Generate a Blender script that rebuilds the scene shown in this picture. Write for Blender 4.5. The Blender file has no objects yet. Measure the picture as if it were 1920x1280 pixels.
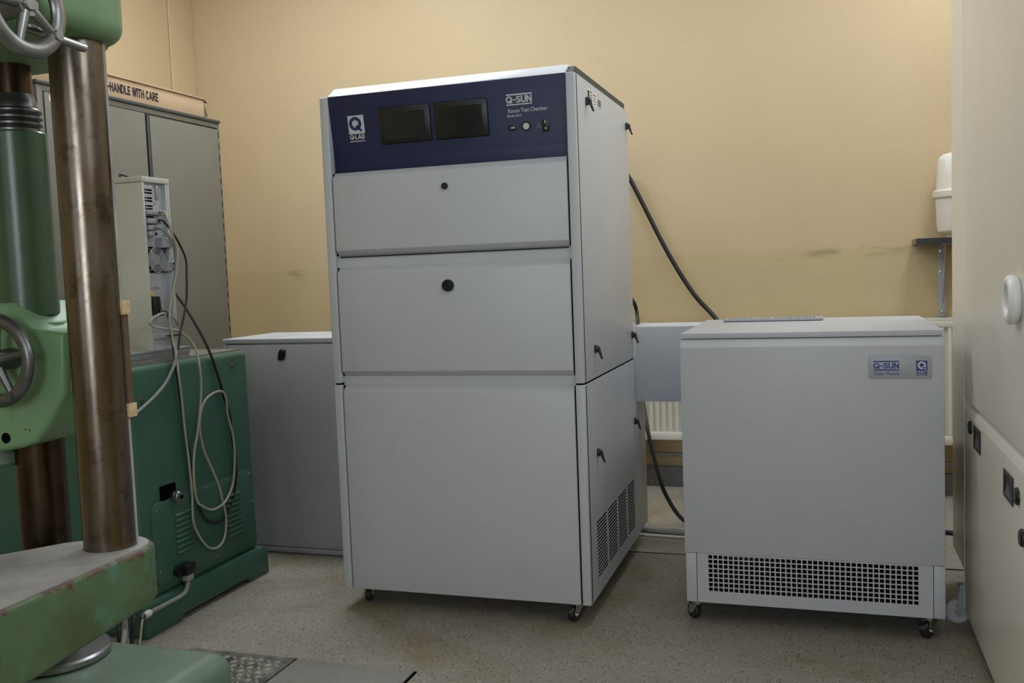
import bpy, bmesh, math, random
from mathutils import Vector, Matrix, Euler

random.seed(4)
scene = bpy.context.scene
COL = scene.collection

# ------------------------------------------------------------------ camera
CAM_YAW, CAM_PITCH, CAM_ROLL = math.radians(18.2214), math.radians(4.2421), math.radians(-2.1882)
cam_d = bpy.data.cameras.new('camera')
cam_d.sensor_width = 36.0
cam_d.lens = 1779.86 / 1920 * 36.0
cam_d.clip_start = 0.05
cam = bpy.data.objects.new('camera', cam_d)
COL.objects.link(cam)
fw = Vector((-math.sin(CAM_YAW) * math.cos(CAM_PITCH), math.cos(CAM_YAW) * math.cos(CAM_PITCH), -math.sin(CAM_PITCH)))
rt = Vector((math.cos(CAM_YAW), math.sin(CAM_YAW), 0))
up = rt.cross(fw)
r2 = rt * math.cos(CAM_ROLL) + up * math.sin(CAM_ROLL)
u2 = -rt * math.sin(CAM_ROLL) + up * math.cos(CAM_ROLL)
cam.matrix_world = Matrix(((r2.x, u2.x, -fw.x, 0), (r2.y, u2.y, -fw.y, 0), (r2.z, u2.z, -fw.z, 1.2764), (0, 0, 0, 1)))
scene.camera = cam

# ------------------------------------------------------------------ world, exposure
w = bpy.data.worlds.new('world')
scene.world = w
w.use_nodes = True
w.node_tree.nodes['Background'].inputs[0].default_value = (0.75, 0.85, 1.0, 1)
w.node_tree.nodes['Background'].inputs[1].default_value = 0.15
scene.view_settings.view_transform = 'Standard'
scene.view_settings.look = 'None'
scene.view_settings.gamma = 1.0
scene.view_settings.use_curve_mapping = False
scene.view_settings.exposure = 0.0
scene.cycles.max_bounces = 8
scene.cycles.diffuse_bounces = 5


def area(name, loc, rot, sx, sy, power, color):
    d = bpy.data.lights.new(name, 'AREA')
    d.shape = 'RECTANGLE'
    d.size, d.size_y = sx, sy
    d.energy = power
    d.color = color
    o = bpy.data.objects.new(name, d)
    o.location = loc
    o.rotation_euler = rot
    COL.objects.link(o)
    return o


CEIL = 3.6
ADDED_LAMPS = [(-2.3, 4.05, 1.6, 0.5), (-0.35, 3.75, 0.5, 1.2), (0.9, 4.45, 0.5, 1.2), (-2.2, 0.0, 0.5, 1.2)]   # added ceiling luminaires in place of a bounced flash: x, y, size
ADDED_LAMP_POWER = [58, 12, 29, 10]
WINDOWS = [(-2.35, 1.3), (-0.15, 1.3)]                              # x centre, width, in the wall behind the camera
WINDOW_POWER = [8, 60]
SIDE_WINDOWS = [(-1.4, 1.5), (0.6, 1.5), (2.6, 1.5)]                # y centre, width, high in the wall at the right
SIDE_POWER = [2, 32, 6]
ADDED_LAMP_RGB = (0.86, 0.94, 1.0)
DAY_RGB = (0.82, 0.91, 1.0)
for (lx, ly, sx, sy), p in zip(ADDED_LAMPS, ADDED_LAMP_POWER):
    area('added_lamp_light', (lx, ly, CEIL - 0.125), (0, 0, 0), sx, sy, p, ADDED_LAMP_RGB)
for (wx, ww), p in zip(WINDOWS, WINDOW_POWER):
    area('window_daylight', (wx, -2.93, 1.95), (math.radians(90), 0, 0), ww - 0.1, 1.5, p, DAY_RGB)
for (wy, ww), p in zip(SIDE_WINDOWS, SIDE_POWER):
    area('window_daylight', (1.66, wy, 2.90), (0, math.radians(90), 0), 1.0, ww - 0.1, p, DAY_RGB)


# ------------------------------------------------------------------ materials
def lin(c):
    return tuple(((v / 255) / 12.92 if v / 255 <= 0.04045 else ((v / 255 + 0.055) / 1.055) ** 2.4) for v in c)


class NT:
    """small helper for node trees"""
    def __init__(self, name):
        self.m = bpy.data.materials.new(name)
        self.m.use_nodes = True
        self.t = self.m.node_tree
        self.b = self.t.nodes['Principled BSDF']
        self._co = None

    def n(self, kind, **kw):
        x = self.t.nodes.new(kind)
        for k, v in kw.items():
            setattr(x, k, v)
        return x

    def link(self, a, b):
        self.t.links.new(a, b)

    def co(self):
        if not self._co:
            g = self.n('ShaderNodeNewGeometry')
            self._co = g.outputs['Position']
        return self._co

    def mapped(self, scale):
        mp = self.n('ShaderNodeMapping')
        mp.inputs['Scale'].default_value = scale
        self.link(self.co(), mp.inputs['Vector'])
        return mp.outputs[0]

    def noise(self, scale, detail=4, rough=0.55, stretch=None, dist=0.0):
        x = self.n('ShaderNodeTexNoise')
        x.inputs['Scale'].default_value = scale
        x.inputs['Detail'].default_value = detail
        x.inputs['Roughness'].default_value = rough
        x.inputs['Distortion'].default_value = dist
        self.link(self.mapped(stretch) if stretch else self.co(), x.inputs['Vector'])
        return x.outputs[0]

    def ramp(self, src, a, b, va=0.0, vb=1.0):
        x = self.n('ShaderNodeMapRange')
        x.inputs[1].default_value = a
        x.inputs[2].default_value = b
        x.inputs[3].default_value = va
        x.inputs[4].default_value = vb
        self.link(src, x.inputs[0])
        return x.outputs[0]

    def mix(self, f, a, b):
        x = self.n('ShaderNodeMix', data_type='RGBA')
        for i, v in ((0, f), (6, a), (7, b)):
            if isinstance(v, (float, int)):
                x.inputs[i].default_value = v
            elif isinstance(v, tuple):
                x.inputs[i].default_value = (*v[:3], 1)
            else:
                self.link(v, x.inputs[i])
        return x.outputs[2]

    def math(self, op, a, b):
        x = self.n('ShaderNodeMath', operation=op)
        for i, v in ((0, a), (1, b)):
            if isinstance(v, (float, int)):
                x.inputs[i].default_value = v
            else:
                self.link(v, x.inputs[i])
        return x.outputs[0]

    def xyz(self):
        s = self.n('ShaderNodeSeparateXYZ')
        self.link(self.co(), s.inputs[0])
        return s.outputs

    def bump(self, src, strength, dist):
        x = self.n('ShaderNodeBump')
        x.inputs['Strength'].default_value = strength
        x.inputs['Distance'].default_value = dist
        self.link(src, x.inputs['Height'])
        self.link(x.outputs[0], self.b.inputs['Normal'])

    def out(self, color=None, rough=None, metal=None, spec=None):
        for key, v in (('Base Color', color), ('Roughness', rough), ('Metallic', metal), ('Specular IOR Level', spec)):
            if v is None:
                continue
            if isinstance(v, tuple):
                self.b.inputs[key].default_value = (*v[:3], 1)
            elif isinstance(v, (float, int)):
                self.b.inputs[key].default_value = v
            else:
                self.link(v, self.b.inputs[key])
        return self.m


def paint(name, rgb, rough=0.5, var=0.06, bump=0.0, metal=0.0, spec=0.5, vscale=6):
    t = NT(name)
    c = lin(rgb)
    nz = t.noise(vscale, 4)
    col = t.mix(t.ramp(nz, 0.3, 0.7), tuple(v * (1 - var) for v in c), tuple(min(1, v * (1 + var)) for v in c))
    if bump:
        t.bump(t.noise(900, 2), bump, 0.0004)
    return t.out(col, rough, metal, spec)


M = {}
M['panel'] = paint('grey_powder_coat', (188, 191, 196), 0.42, 0.015, 0.12)
M['hood'] = paint('light_whitened_hood', (226, 229, 234), 0.3, 0.01)  # lighter than the panel coat: overhead light put into the colour
M['panel_dark'] = paint('inner_grey_sheet', (150, 154, 160), 0.5, 0.02)
M['cab_grey'] = paint('mid_grey_powder_coat', (176, 179, 184), 0.45, 0.02, 0.1)
M['navy'] = paint('navy_panel', (21, 30, 70), 0.5, 0.03)
M['black'] = paint('black_plastic', (22, 22, 23), 0.38, 0.1)
M['void'] = paint('unlit_interior_black', (9, 9, 10), 1.0, 0.1, spec=0.0)
M['screen'] = paint('dark_display_glass', (36, 37, 38), 0.12, 0.02)
M['print_light'] = paint('light_grey_print', (196, 198, 200), 0.5, 0.01)
M['print_blue'] = paint('blue_print', (28, 52, 128), 0.4, 0.01)
M['print_black'] = paint('black_print', (34, 32, 30), 0.7, 0.05)
M['print_navy'] = paint('navy_print', (33, 42, 90), 0.5, 0.01)
M['white_plastic'] = paint('white_plastic', (232, 232, 230), 0.35, 0.01)
M['cream_plastic'] = paint('cream_plastic', (226, 221, 210), 0.32, 0.01)
M['steel'] = paint('bright_steel', (170, 172, 175), 0.28, 0.08, metal=1.0)
M['zinc'] = paint('zinc_plated_steel', (190, 192, 196), 0.3, 0.05, metal=1.0)
M['rubber'] = paint('dark_rubber', (34, 34, 36), 0.55, 0.1)
M['grey_plastic'] = paint('grey_plastic', (150, 152, 154), 0.5, 0.03)
M['caster_grey'] = paint('light_grey_caster_tyre', (176, 177, 178), 0.5, 0.03)
M['latch_grey'] = paint('dark_grey_latch_plastic', (84, 85, 86), 0.4, 0.03)
M['alu'] = paint('aluminium_profile', (176, 178, 180), 0.38, 0.04, metal=0.85)
M['plate'] = paint('brushed_name_plate', (166, 168, 173), 0.45, 0.02, metal=0.1)
M['locker'] = paint('grey_locker_paint', (106, 103, 93), 0.5, 0.035)
M['locker_top'] = paint('dark_locker_edge', (62, 66, 66), 0.6, 0.05)
M['card'] = paint('cardboard', (178, 150, 120), 0.85, 0.05)
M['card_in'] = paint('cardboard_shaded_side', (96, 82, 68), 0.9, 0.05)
M['cream_cab'] = paint('cream_cabinet_paint', (226, 221, 210), 0.3, 0.02)
M['pc'] = paint('beige_grey_pc_steel', (186, 184, 172), 0.5, 0.04)
M['pc_back'] = paint('bare_pc_steel', (184, 186, 190), 0.45, 0.04, metal=0.25)
M['beige_cable'] = paint('beige_cable', (160, 154, 136), 0.5, 0.06)
M['grey_cable'] = paint('grey_cable', (134, 136, 134), 0.5, 0.05)
M['black_cable'] = paint('black_cable', (24, 24, 25), 0.45, 0.1)
M['yellow'] = paint('yellow_tape', (214, 188, 60), 0.6, 0.05)
M['tan'] = paint('yellowed_plastic', (196, 172, 128), 0.6, 0.25, vscale=60)
M['brown'] = paint('brown_rule', (92, 72, 50), 0.55, 0.2, vscale=40)
M['radiator'] = paint('white_radiator_enamel', (222, 219, 208), 0.35, 0.02)
M['pipe'] = paint('painted_pipe', (140, 138, 132), 0.5, 0.05)
M['shelf_wood'] = paint('shelf_board', (138, 118, 92), 0.6, 0.1, vscale=30)
M['shelf_edge'] = paint('dark_shelf_edge', (40, 42, 46), 0.5, 0.05)
M['bracket'] = paint('grey_bracket', (176, 178, 182), 0.45, 0.02)
M['terrazzo_base'] = None
M['ceiling'] = paint('white_ceiling', (236, 234, 228), 0.9, 0.01)
M['added_lamp_body'] = paint('added_lamp_white', (230, 230, 228), 0.5, 0.01)
M['trench'] = paint('worn_trench_cover', (150, 148, 142), 0.7, 0.12, vscale=14)

# wall: ochre above, duller band of paint below the irregular line
def wall_mat():
    t = NT('ochre_wall_paint')
    x, y, z = t.xyz()
    big = t.noise(0.9, 3)
    fine = t.noise(9, 5)
    up1 = t.mix(t.ramp(big, 0.3, 0.7), lin((196, 174, 138)), lin((202, 180, 145)))
    lo1 = t.mix(t.ramp(big, 0.3, 0.7), lin((190, 170, 130)), lin((197, 177, 138)))
    edge = t.math('ADD', z, t.ramp(t.noise(5, 3, stretch=(1, 1, 0.2)), 0.3, 0.7, -0.006, 0.006))
    lower = t.ramp(edge, 1.326, 1.330, 1.0, 0.0)
    c = t.mix(lower, up1, lo1)
    # smudges along the paint line and scuffs
    d = t.math('ABSOLUTE', t.math('SUBTRACT', z, 1.31), 0.0)
    near = t.ramp(d, 0.0, 0.05, 1.0, 0.0)
    sm = t.ramp(t.noise(1.7, 3, stretch=(1.6, 1, 6)), 0.56, 0.72)
    c = t.mix(t.math('MULTIPLY', t.math('MULTIPLY', near, sm), 0.55), c, lin((96, 84, 66)))
    sc = t.ramp(t.noise(3.2, 5, 0.6), 0.66, 0.8)
    c = t.mix(t.math('MULTIPLY', sc, 0.25), c, lin((150, 128, 96)))
    dirt = t.math('MULTIPLY', t.ramp(t.noise(22, 4), 0.6, 0.8), 0.10)
    c = t.mix(dirt, c, lin((120, 104, 80)))
    t.bump(fine, 0.12, 0.004)
    return t.out(c, 0.62, 0.0, 0.35)


M['wall'] = wall_mat()


def floor_mat(name, base, speck=1.0, stain=True):
    t = NT(name)
    big = t.noise(1.3, 4)
    c = t.mix(t.ramp(big, 0.3, 0.7), lin(tuple(v - 8 for v in base)), lin(tuple(v + 6 for v in base)))
    if stain:
        s = t.ramp(t.noise(0.85, 4, 0.6, dist=0.8), 0.48, 0.60)
        s2 = t.ramp(t.noise(5, 4), 0.35, 0.6)
        c = t.mix(t.math('MULTIPLY', t.math('MULTIPLY', s, s2), 0.6), c, lin((124, 110, 72)))
        d = t.ramp(t.noise(2.6, 5, 0.65), 0.6, 0.78)
        c = t.mix(t.math('MULTIPLY', d, 0.4), c, lin((84, 82, 78)))

    def specks(scale, thr, seed):
        v = t.n('ShaderNodeTexVoronoi')
        v.inputs['Scale'].default_value = scale
        mp = t.n('ShaderNodeMapping')
        mp.inputs['Location'].default_value = (seed, seed * 2, 0)
        mp.inputs['Scale'].default_value = (1, 0.8, 1)
        t.link(t.co(), mp.inputs['Vector'])
        t.link(mp.outputs[0], v.inputs['Vector'])
        sep = t.n('ShaderNodeSeparateXYZ')
        t.link(v.outputs['Color'], sep.inputs[0])
        pick = t.ramp(sep.outputs[0], thr, thr + 0.01)
        core = t.ramp(v.outputs['Distance'], 0.28, 0.36, 1.0, 0.0)
        return t.math('MULTIPLY', pick, core)
    c = t.mix(t.math('MULTIPLY', specks(105, 0.76, 1.3), 0.85 * speck), c, lin((56, 52, 47)))
    c = t.mix(t.math('MULTIPLY', specks(115, 0.84, 5.1), 0.7 * speck), c, lin((192, 189, 180)))
    c = t.mix(t.math('MULTIPLY', specks(190, 0.6, 8.7), 0.45 * speck), c, lin((104, 96, 84)))
    t.bump(t.noise(120, 3), 0.12, 0.001)
    return t.out(c, t.ramp(t.noise(6, 3), 0.3, 0.7, 0.42, 0.6), 0.0, 0.4)


M['floor'] = floor_mat('speckled_vinyl_floor', (146, 139, 129))
M['terrazzo_base'] = floor_mat('grey_terrazzo_skirting', (112, 114, 116), 0.8, False)
M['cover_plate'] = floor_mat('painted_cover_plate', (140, 137, 130), 0.25)


def checker_mat():
    t = NT('worn_checker_plate')
    n1 = t.ramp(t.noise(9, 5, 0.7), 0.4, 0.62)
    c = t.mix(n1, lin((128, 126, 120)), lin((62, 60, 56)))
    y = t.ramp(t.noise(3, 4), 0.5, 0.62)
    c = t.mix(t.math('MULTIPLY', y, 0.5), c, lin((136, 118, 74)))
    return t.out(c, 0.5, 0.3)


M['checker'] = checker_mat()
M['lug'] = paint('rubbed_bare_tread', (168, 164, 154), 0.42, 0.2, metal=0.2, vscale=20)


def green_mat(name, base, dark, chips=0.0, dirt=0.5, rough=0.42, chip_z=None):
    t = NT(name)
    n1 = t.ramp(t.noise(3.2, 5, 0.6), 0.32, 0.7)
    c = t.mix(n1, lin(base), lin(dark))
    st = t.ramp(t.noise(14, 5, 0.65, stretch=(1, 1, 0.35)), 0.55, 0.8)
    c = t.mix(t.math('MULTIPLY', st, dirt * 0.5), c, lin((74, 70, 44)))
    sp = t.ramp(t.noise(70, 3, 0.6), 0.68, 0.74)
    c = t.mix(t.math('MULTIPLY', sp, dirt * 0.6), c, lin((52, 50, 44)))
    if chips:
        cz = t.noise(38, 4, 0.6)
        if chip_z:
            x, y, z = t.xyz()
            edge = t.ramp(z, chip_z - 0.03, chip_z, 0.0, 1.0)
            f = t.math('MULTIPLY', t.ramp(cz, 0.46, 0.50), edge)
            f = t.ramp(f, 0.35, 0.5)
        else:
            f = t.ramp(cz, 0.70, 0.72)
        c = t.mix(t.math('MULTIPLY', f, chips), c, lin((104, 56, 52)))
    t.bump(t.noise(60, 3), 0.15, 0.002)
    return t.out(c, rough, 0.0, 0.5)


M['green'] = green_mat('pale_green_machine_enamel', (124, 156, 116), (104, 138, 98))
M['green_low'] = green_mat('grey_green_base_enamel', (102, 122, 102), (86, 106, 88), dirt=0.6)
M['green_dark'] = green_mat('dark_green_sleeve_enamel', (66, 92, 66), (50, 74, 52), dirt=0.3, rough=0.3)
M['teal'] = green_mat('teal_green_console_enamel', (60, 98, 81), (51, 86, 70), dirt=0.25)


def beam_mat():
    t = NT('worn_green_beam_enamel')
    n1 = t.ramp(t.noise(5, 5, 0.65), 0.36, 0.64)
    c = t.mix(n1, lin((84, 110, 78)), lin((74, 88, 54)))
    patch = t.ramp(t.noise(7, 5, 0.65, stretch=(1, 1.3, 0.9)), 0.55, 0.62)
    c = t.mix(t.math('MULTIPLY', patch, 0.6), c, lin((84, 126, 104)))
    st = t.ramp(t.noise(18, 5, 0.7), 0.56, 0.75)
    c = t.mix(t.math('MULTIPLY', st, 0.5), c, lin((86, 80, 52)))
    x, y, z = t.xyz()
    edge = t.ramp(t.math('ADD', z, t.ramp(t.noise(26, 4, 0.6), 0.3, 0.7, -0.03, 0.02)), 0.700, 0.706)
    pick = t.ramp(t.noise(7, 2), 0.42, 0.5)
    c = t.mix(t.math('MULTIPLY', edge, pick), c, lin((88, 54, 50)))
    t.bump(t.noise(50, 3), 0.2, 0.002)
    return t.out(c, 0.48, 0.0, 0.5)


M['beam'] = beam_mat()
M['worn_top'] = paint('dusty_worn_iron', (157, 154, 150), 0.6, 0.24, vscale=9)


def column_mat(name, steel, brown, rough, amount):
    t = NT(name)
    n1 = t.ramp(t.noise(5, 5, 0.65, stretch=(1, 1, 0.16)), 0.40, 0.66)
    n2 = t.ramp(t.noise(24, 5, 0.7, stretch=(1, 1, 0.3)), 0.45, 0.75)
    f = t.math('MULTIPLY', t.math('ADD', n1, t.math('MULTIPLY', n2, 0.5)), amount)
    c = t.mix(f, lin(steel), lin(brown))
    dark = t.ramp(t.noise(13, 6, 0.72), 0.54, 0.72)
    c = t.mix(t.math('MULTIPLY', dark, 0.75), c, lin((40, 34, 22)))
    t.bump(t.noise(180, 3), 0.05, 0.001)
    r = t.ramp(t.noise(9, 4), 0.3, 0.7, rough - 0.06, rough + 0.12)
    return t.out(c, r, 1.0)


M['column'] = column_mat('oiled_steel_column', (118, 109, 98), (74, 60, 42), 0.26, 0.85)
M['column_brown'] = column_mat('browned_steel_column', (92, 78, 64), (56, 43, 31), 0.30, 0.9)
M['wheel'] = paint('cast_handwheel_metal', (136, 136, 136), 0.36, 0.2, metal=0.9, vscale=30)
M['wheel_dark'] = paint('dark_cast_handwheel_metal', (104, 104, 104), 0.36, 0.2, metal=0.85, vscale=30)


# ------------------------------------------------------------------ mesh helpers
def finish(bm, angle=35):
    bmesh.ops.recalc_face_normals(bm, faces=bm.faces[:])
    me = bpy.data.meshes.new('mesh')
    bm.to_mesh(me)
    bm.free()
    for p in me.polygons:
        p.use_smooth = True
    me.set_sharp_from_angle(angle=math.radians(angle))
    return me


def tag(o, label=None, cat=None, group=None, kind=None):
    if label: o['label'] = label
    if cat: o['category'] = cat
    if group: o['group'] = group
    if kind: o['kind'] = kind
    return o


def root(name, loc, label, cat, group=None):
    o = bpy.data.objects.new(name, None)
    o.location = loc
    o.empty_display_size = 0.1
    COL.objects.link(o)
    return tag(o, label, cat, group)


def world_loc(o):
    v = Vector(o.location)
    while o.parent:
        o = o.parent
        v = v + Vector(o.location)
    return v


def put(name, bm, mat, parent=None, label=None, angle=35):
    """bmesh in world coordinates -> object with its origin at its own centre"""
    xs = [v.co for v in bm.verts]
    c = Vector([(min(v[i] for v in xs) + max(v[i] for v in xs)) / 2 for i in range(3)])
    c.z = min(v.z for v in xs)
    bmesh.ops.translate(bm, verts=bm.verts[:], vec=-c)
    me = finish(bm, angle)
    return inst(name, me, mat, c, parent, label)


def inst(name, me, mat, loc, parent=None, label=None, rot=None):
    o = bpy.data.objects.new(name, me)
    if mat and not me.materials:
        me.materials.append(mat)
    COL.objects.link(o)
    if parent:
        o.parent = parent
        o.location = Vector(loc) - world_loc(parent)
    else:
        o.location = loc
    if rot:
        o.rotation_euler = rot
    if label:
        o['label'] = label
    return o


def box(x0, x1, y0, y1, z0, z1, bev=0.0, seg=2, bm=None):
    b = bmesh.new()
    r = bmesh.ops.create_cube(b, size=1)
    for v in r['verts']:
        v.co = Vector(((x0 + x1) / 2 + v.co.x * (x1 - x0), (y0 + y1) / 2 + v.co.y * (y1 - y0), (z0 + z1) / 2 + v.co.z * (z1 - z0)))
    if bev:
        bmesh.ops.bevel(b, geom=b.edges[:], offset=bev, segments=seg, affect='EDGES', profile=0.5)
    return join(bm, b)


def join(bm, b):
    if bm is None:
        return b
    me = bpy.data.meshes.new('tmp')
    b.to_mesh(me)
    b.free()
    bm.from_mesh(me)
    bpy.data.meshes.remove(me)
    return bm


def prism(pts, axis, a, b, bev=0.0, seg=2, bm=None, caps_only=False):
    """extrude a closed 2-D outline along an axis ('x': pts are (y,z); 'y': (x,z); 'z': (x,y))"""
    m = bmesh.new()

    def P(p, t):
        return {'x': (t, p[0], p[1]), 'y': (p[0], t, p[1]), 'z': (p[0], p[1], t)}[axis]
    va = [m.verts.new(P(p, a)) for p in pts]
    vb = [m.verts.new(P(p, b)) for p in pts]
    m.faces.new(va)
    m.faces.new(vb)
    n = len(pts)
    for i in range(n):
        m.faces.new((va[i], va[(i + 1) % n], vb[(i + 1) % n], vb[i]))
    bmesh.ops.recalc_face_normals(m, faces=m.faces[:])
    if bev:
        if caps_only:
            ks = [e for e in m.edges if {v in va for v in e.verts} == {True} or {v in vb for v in e.verts} == {True}]
        else:
            ks = m.edges[:]
        bmesh.ops.bevel(m, geom=ks, offset=bev, segments=seg, affect='EDGES', profile=0.5)
    return join(bm, m)


def cyl(p0, p1, r0, r1=None, n=24, bm=None, cap=True):
    r1 = r0 if r1 is None else r1
    p0, p1 = Vector(p0), Vector(p1)
    d = (p1 - p0).normalized()
    a = d.orthogonal().normalized()
    c = d.cross(a)
    m = bmesh.new()
    A = [m.verts.new(p0 + (a * math.cos(2 * math.pi * i / n) + c * math.sin(2 * math.pi * i / n)) * r0) for i in range(n)]
    B = [m.verts.new(p1 + (a * math.cos(2 * math.pi * i / n) + c * math.sin(2 * math.pi * i / n)) * r1) for i in range(n)]
    for i in range(n):
        m.faces.new((A[i], A[(i + 1) % n], B[(i + 1) % n], B[i]))
    if cap:
        m.faces.new(A)
        m.faces.new(B)
    return join(bm, m)


def lathe(prof, origin, axis='z', n=32, bm=None):
    """prof: (radius, height) list, revolved round an axis through origin"""
    m = bmesh.new()
    o = Vector(origin)
    rings = []
    for r, h in prof:
        ring = []
        for i in range(n):
            a = 2 * math.pi * i / n
            c, s = r * math.cos(a), r * math.sin(a)
            q = {'z': (c, s, h), 'x': (h, c, s), 'y': (c, h, s)}[axis]
            ring.append(m.verts.new(o + Vector(q)))
        rings.append(ring)
    for A, B in zip(rings, rings[1:]):
        for i in range(n):
            m.faces.new((A[i], A[(i + 1) % n], B[(i + 1) % n], B[i]))
    if prof[0][0] > 1e-6: m.faces.new(rings[0])
    if prof[-1][0] > 1e-6: m.faces.new(rings[-1])
    bmesh.ops.remove_doubles(m, verts=m.verts[:], dist=1e-6)
    return join(bm, m)


def torus(c, axis, R, r, n=40, k=10, bm=None, flat=1.0):
    m = bmesh.new()
    c = Vector(c)
    rings = []
    for i in range(n):
        a = 2 * math.pi * i / n
        ring = []
        for j in range(k):
            b = 2 * math.pi * j / k
            rr = R + r * math.cos(b)
            h = r * flat * math.sin(b)
            u, v = rr * math.cos(a), rr * math.sin(a)
            q = {'z': (u, v, h), 'x': (h, u, v), 'y': (u, h, v)}[axis]
            ring.append(m.verts.new(c + Vector(q)))
        rings.append(ring)
    for i in range(n):
        A, B = rings[i], rings[(i + 1) % n]
        for j in range(k):
            m.faces.new((A[j], A[(j + 1) % k], B[(j + 1) % k], B[j]))
    return join(bm, m)


def smooth_path(pts, sub=6):
    P = [Vector(p) for p in pts]
    P = [P[0] * 2 - P[1]] + P + [P[-1] * 2 - P[-2]]
    out = []
    for i in range(1, len(P) - 2):
        for s in range(sub):
            t = s / sub
            a, b, c, d = P[i - 1], P[i], P[i + 1], P[i + 2]
            out.append(0.5 * ((2 * b) + (c - a) * t + (2 * a - 5 * b + 4 * c - d) * t * t + (3 * b - a - 3 * c + d) * t ** 3))
    out.append(P[-2])
    return out


def tube(pts, r, n=8, sub=6, bm=None):
    path = smooth_path(pts, sub) if sub > 1 else [Vector(p) for p in pts]
    m = bmesh.new()
    rings = []
    nrm = None
    for i, p in enumerate(path):
        t = (path[min(i + 1, len(path) - 1)] - path[max(i - 1, 0)])
        if t.length < 1e-9:
            t = Vector((0, 0, 1))
        t.normalize()
        if nrm is None:
            nrm = t.orthogonal().normalized()
        nrm = (nrm - t * nrm.dot(t))
        nrm = nrm.normalized() if nrm.length > 1e-6 else t.orthogonal().normalized()
        b = t.cross(nrm)
        rings.append([m.verts.new(p + (nrm * math.cos(2 * math.pi * k / n) + b * math.sin(2 * math.pi * k / n)) * r) for k in range(n)])
    for A, B in zip(rings, rings[1:]):
        for k in range(n):
            m.faces.new((A[k], A[(k + 1) % n], B[(k + 1) % n], B[k]))
    m.faces.new(rings[0])
    m.faces.new(rings[-1])
    return join(bm, m)


def sheet_with_holes(u0, u1, v0, v1, holes, to3d, t0, t1):
    """thick sheet with rectangular holes; holes = (ua, ub, va, vb); to3d(u, v, t) -> xyz"""
    us = sorted({u0, u1, *[h[0] for h in holes], *[h[1] for h in holes]})
    vs = sorted({v0, v1, *[h[2] for h in holes], *[h[3] for h in holes]})
    iu = {u: i for i, u in enumerate(us)}
    iv = {v: i for i, v in enumerate(vs)}
    gone = set()
    for a, b, c, d in holes:
        for i in range(iu[a], iu[b]):
            for j in range(iv[c], iv[d]):
                gone.add((i, j))
    m = bmesh.new()
    cache = {}

    def V(i, j, t):
        k = (i, j, t)
        if k not in cache:
            cache[k] = m.verts.new(to3d(us[i], vs[j], t))
        return cache[k]
    NU, NV = len(us) - 1, len(vs) - 1

    def solid(i, j):
        return 0 <= i < NU and 0 <= j < NV and (i, j) not in gone
    for i in range(NU):
        for j in range(NV):
            if not solid(i, j):
                continue
            for t in (t0, t1):
                m.faces.new((V(i, j, t), V(i + 1, j, t), V(i + 1, j + 1, t), V(i, j + 1, t)))
            for (di, dj, p, q) in ((-1, 0, (0, 0), (0, 1)), (1, 0, (1, 0), (1, 1)), (0, -1, (0, 0), (1, 0)), (0, 1, (0, 1), (1, 1))):
                if not solid(i + di, j + dj):
                    a = (i + p[0], j + p[1]); b = (i + q[0], j + q[1])
                    m.faces.new((V(*a, t0), V(*b, t0), V(*b, t1), V(*a, t1)))
    return m


def text_mesh(s, width, height, bold=0.0, depth=0.0006):
    """lettering in the local x-z plane (facing -y), lower-left corner at the origin, fitted to width x height"""
    cu = bpy.data.curves.new('lettering', 'FONT')
    cu.body = s
    cu.size = 1.0
    cu.offset = bold
    cu.extrude = 0.01
    cu.resolution_u = 4
    ob = bpy.data.objects.new('lettering_source', cu)
    COL.objects.link(ob)
    dg = bpy.context.evaluated_depsgraph_get()
    me = bpy.data.meshes.new_from_object(ob.evaluated_get(dg))
    bpy.data.objects.remove(ob)
    bpy.data.curves.remove(cu)
    xs = [v.co.x for v in me.vertices]; ys = [v.co.y for v in me.vertices]
    sx, sy = width / (max(xs) - min(xs)), height / (max(ys) - min(ys))
    mx, my = min(xs), min(ys)
    for v in me.vertices:
        v.co = Vector(((v.co.x - mx) * sx, -v.co.z / 0.02 * depth, (v.co.y - my) * sy))
    me.materials.clear()
    return me


def _arc(cx, cy, rx, ry, a0, a1, n=10):
    return [(cx + rx * math.cos(math.radians(a0 + (a1 - a0) * i / n)), cy + ry * math.sin(math.radians(a0 + (a1 - a0) * i / n))) for i in range(n + 1)]


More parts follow.
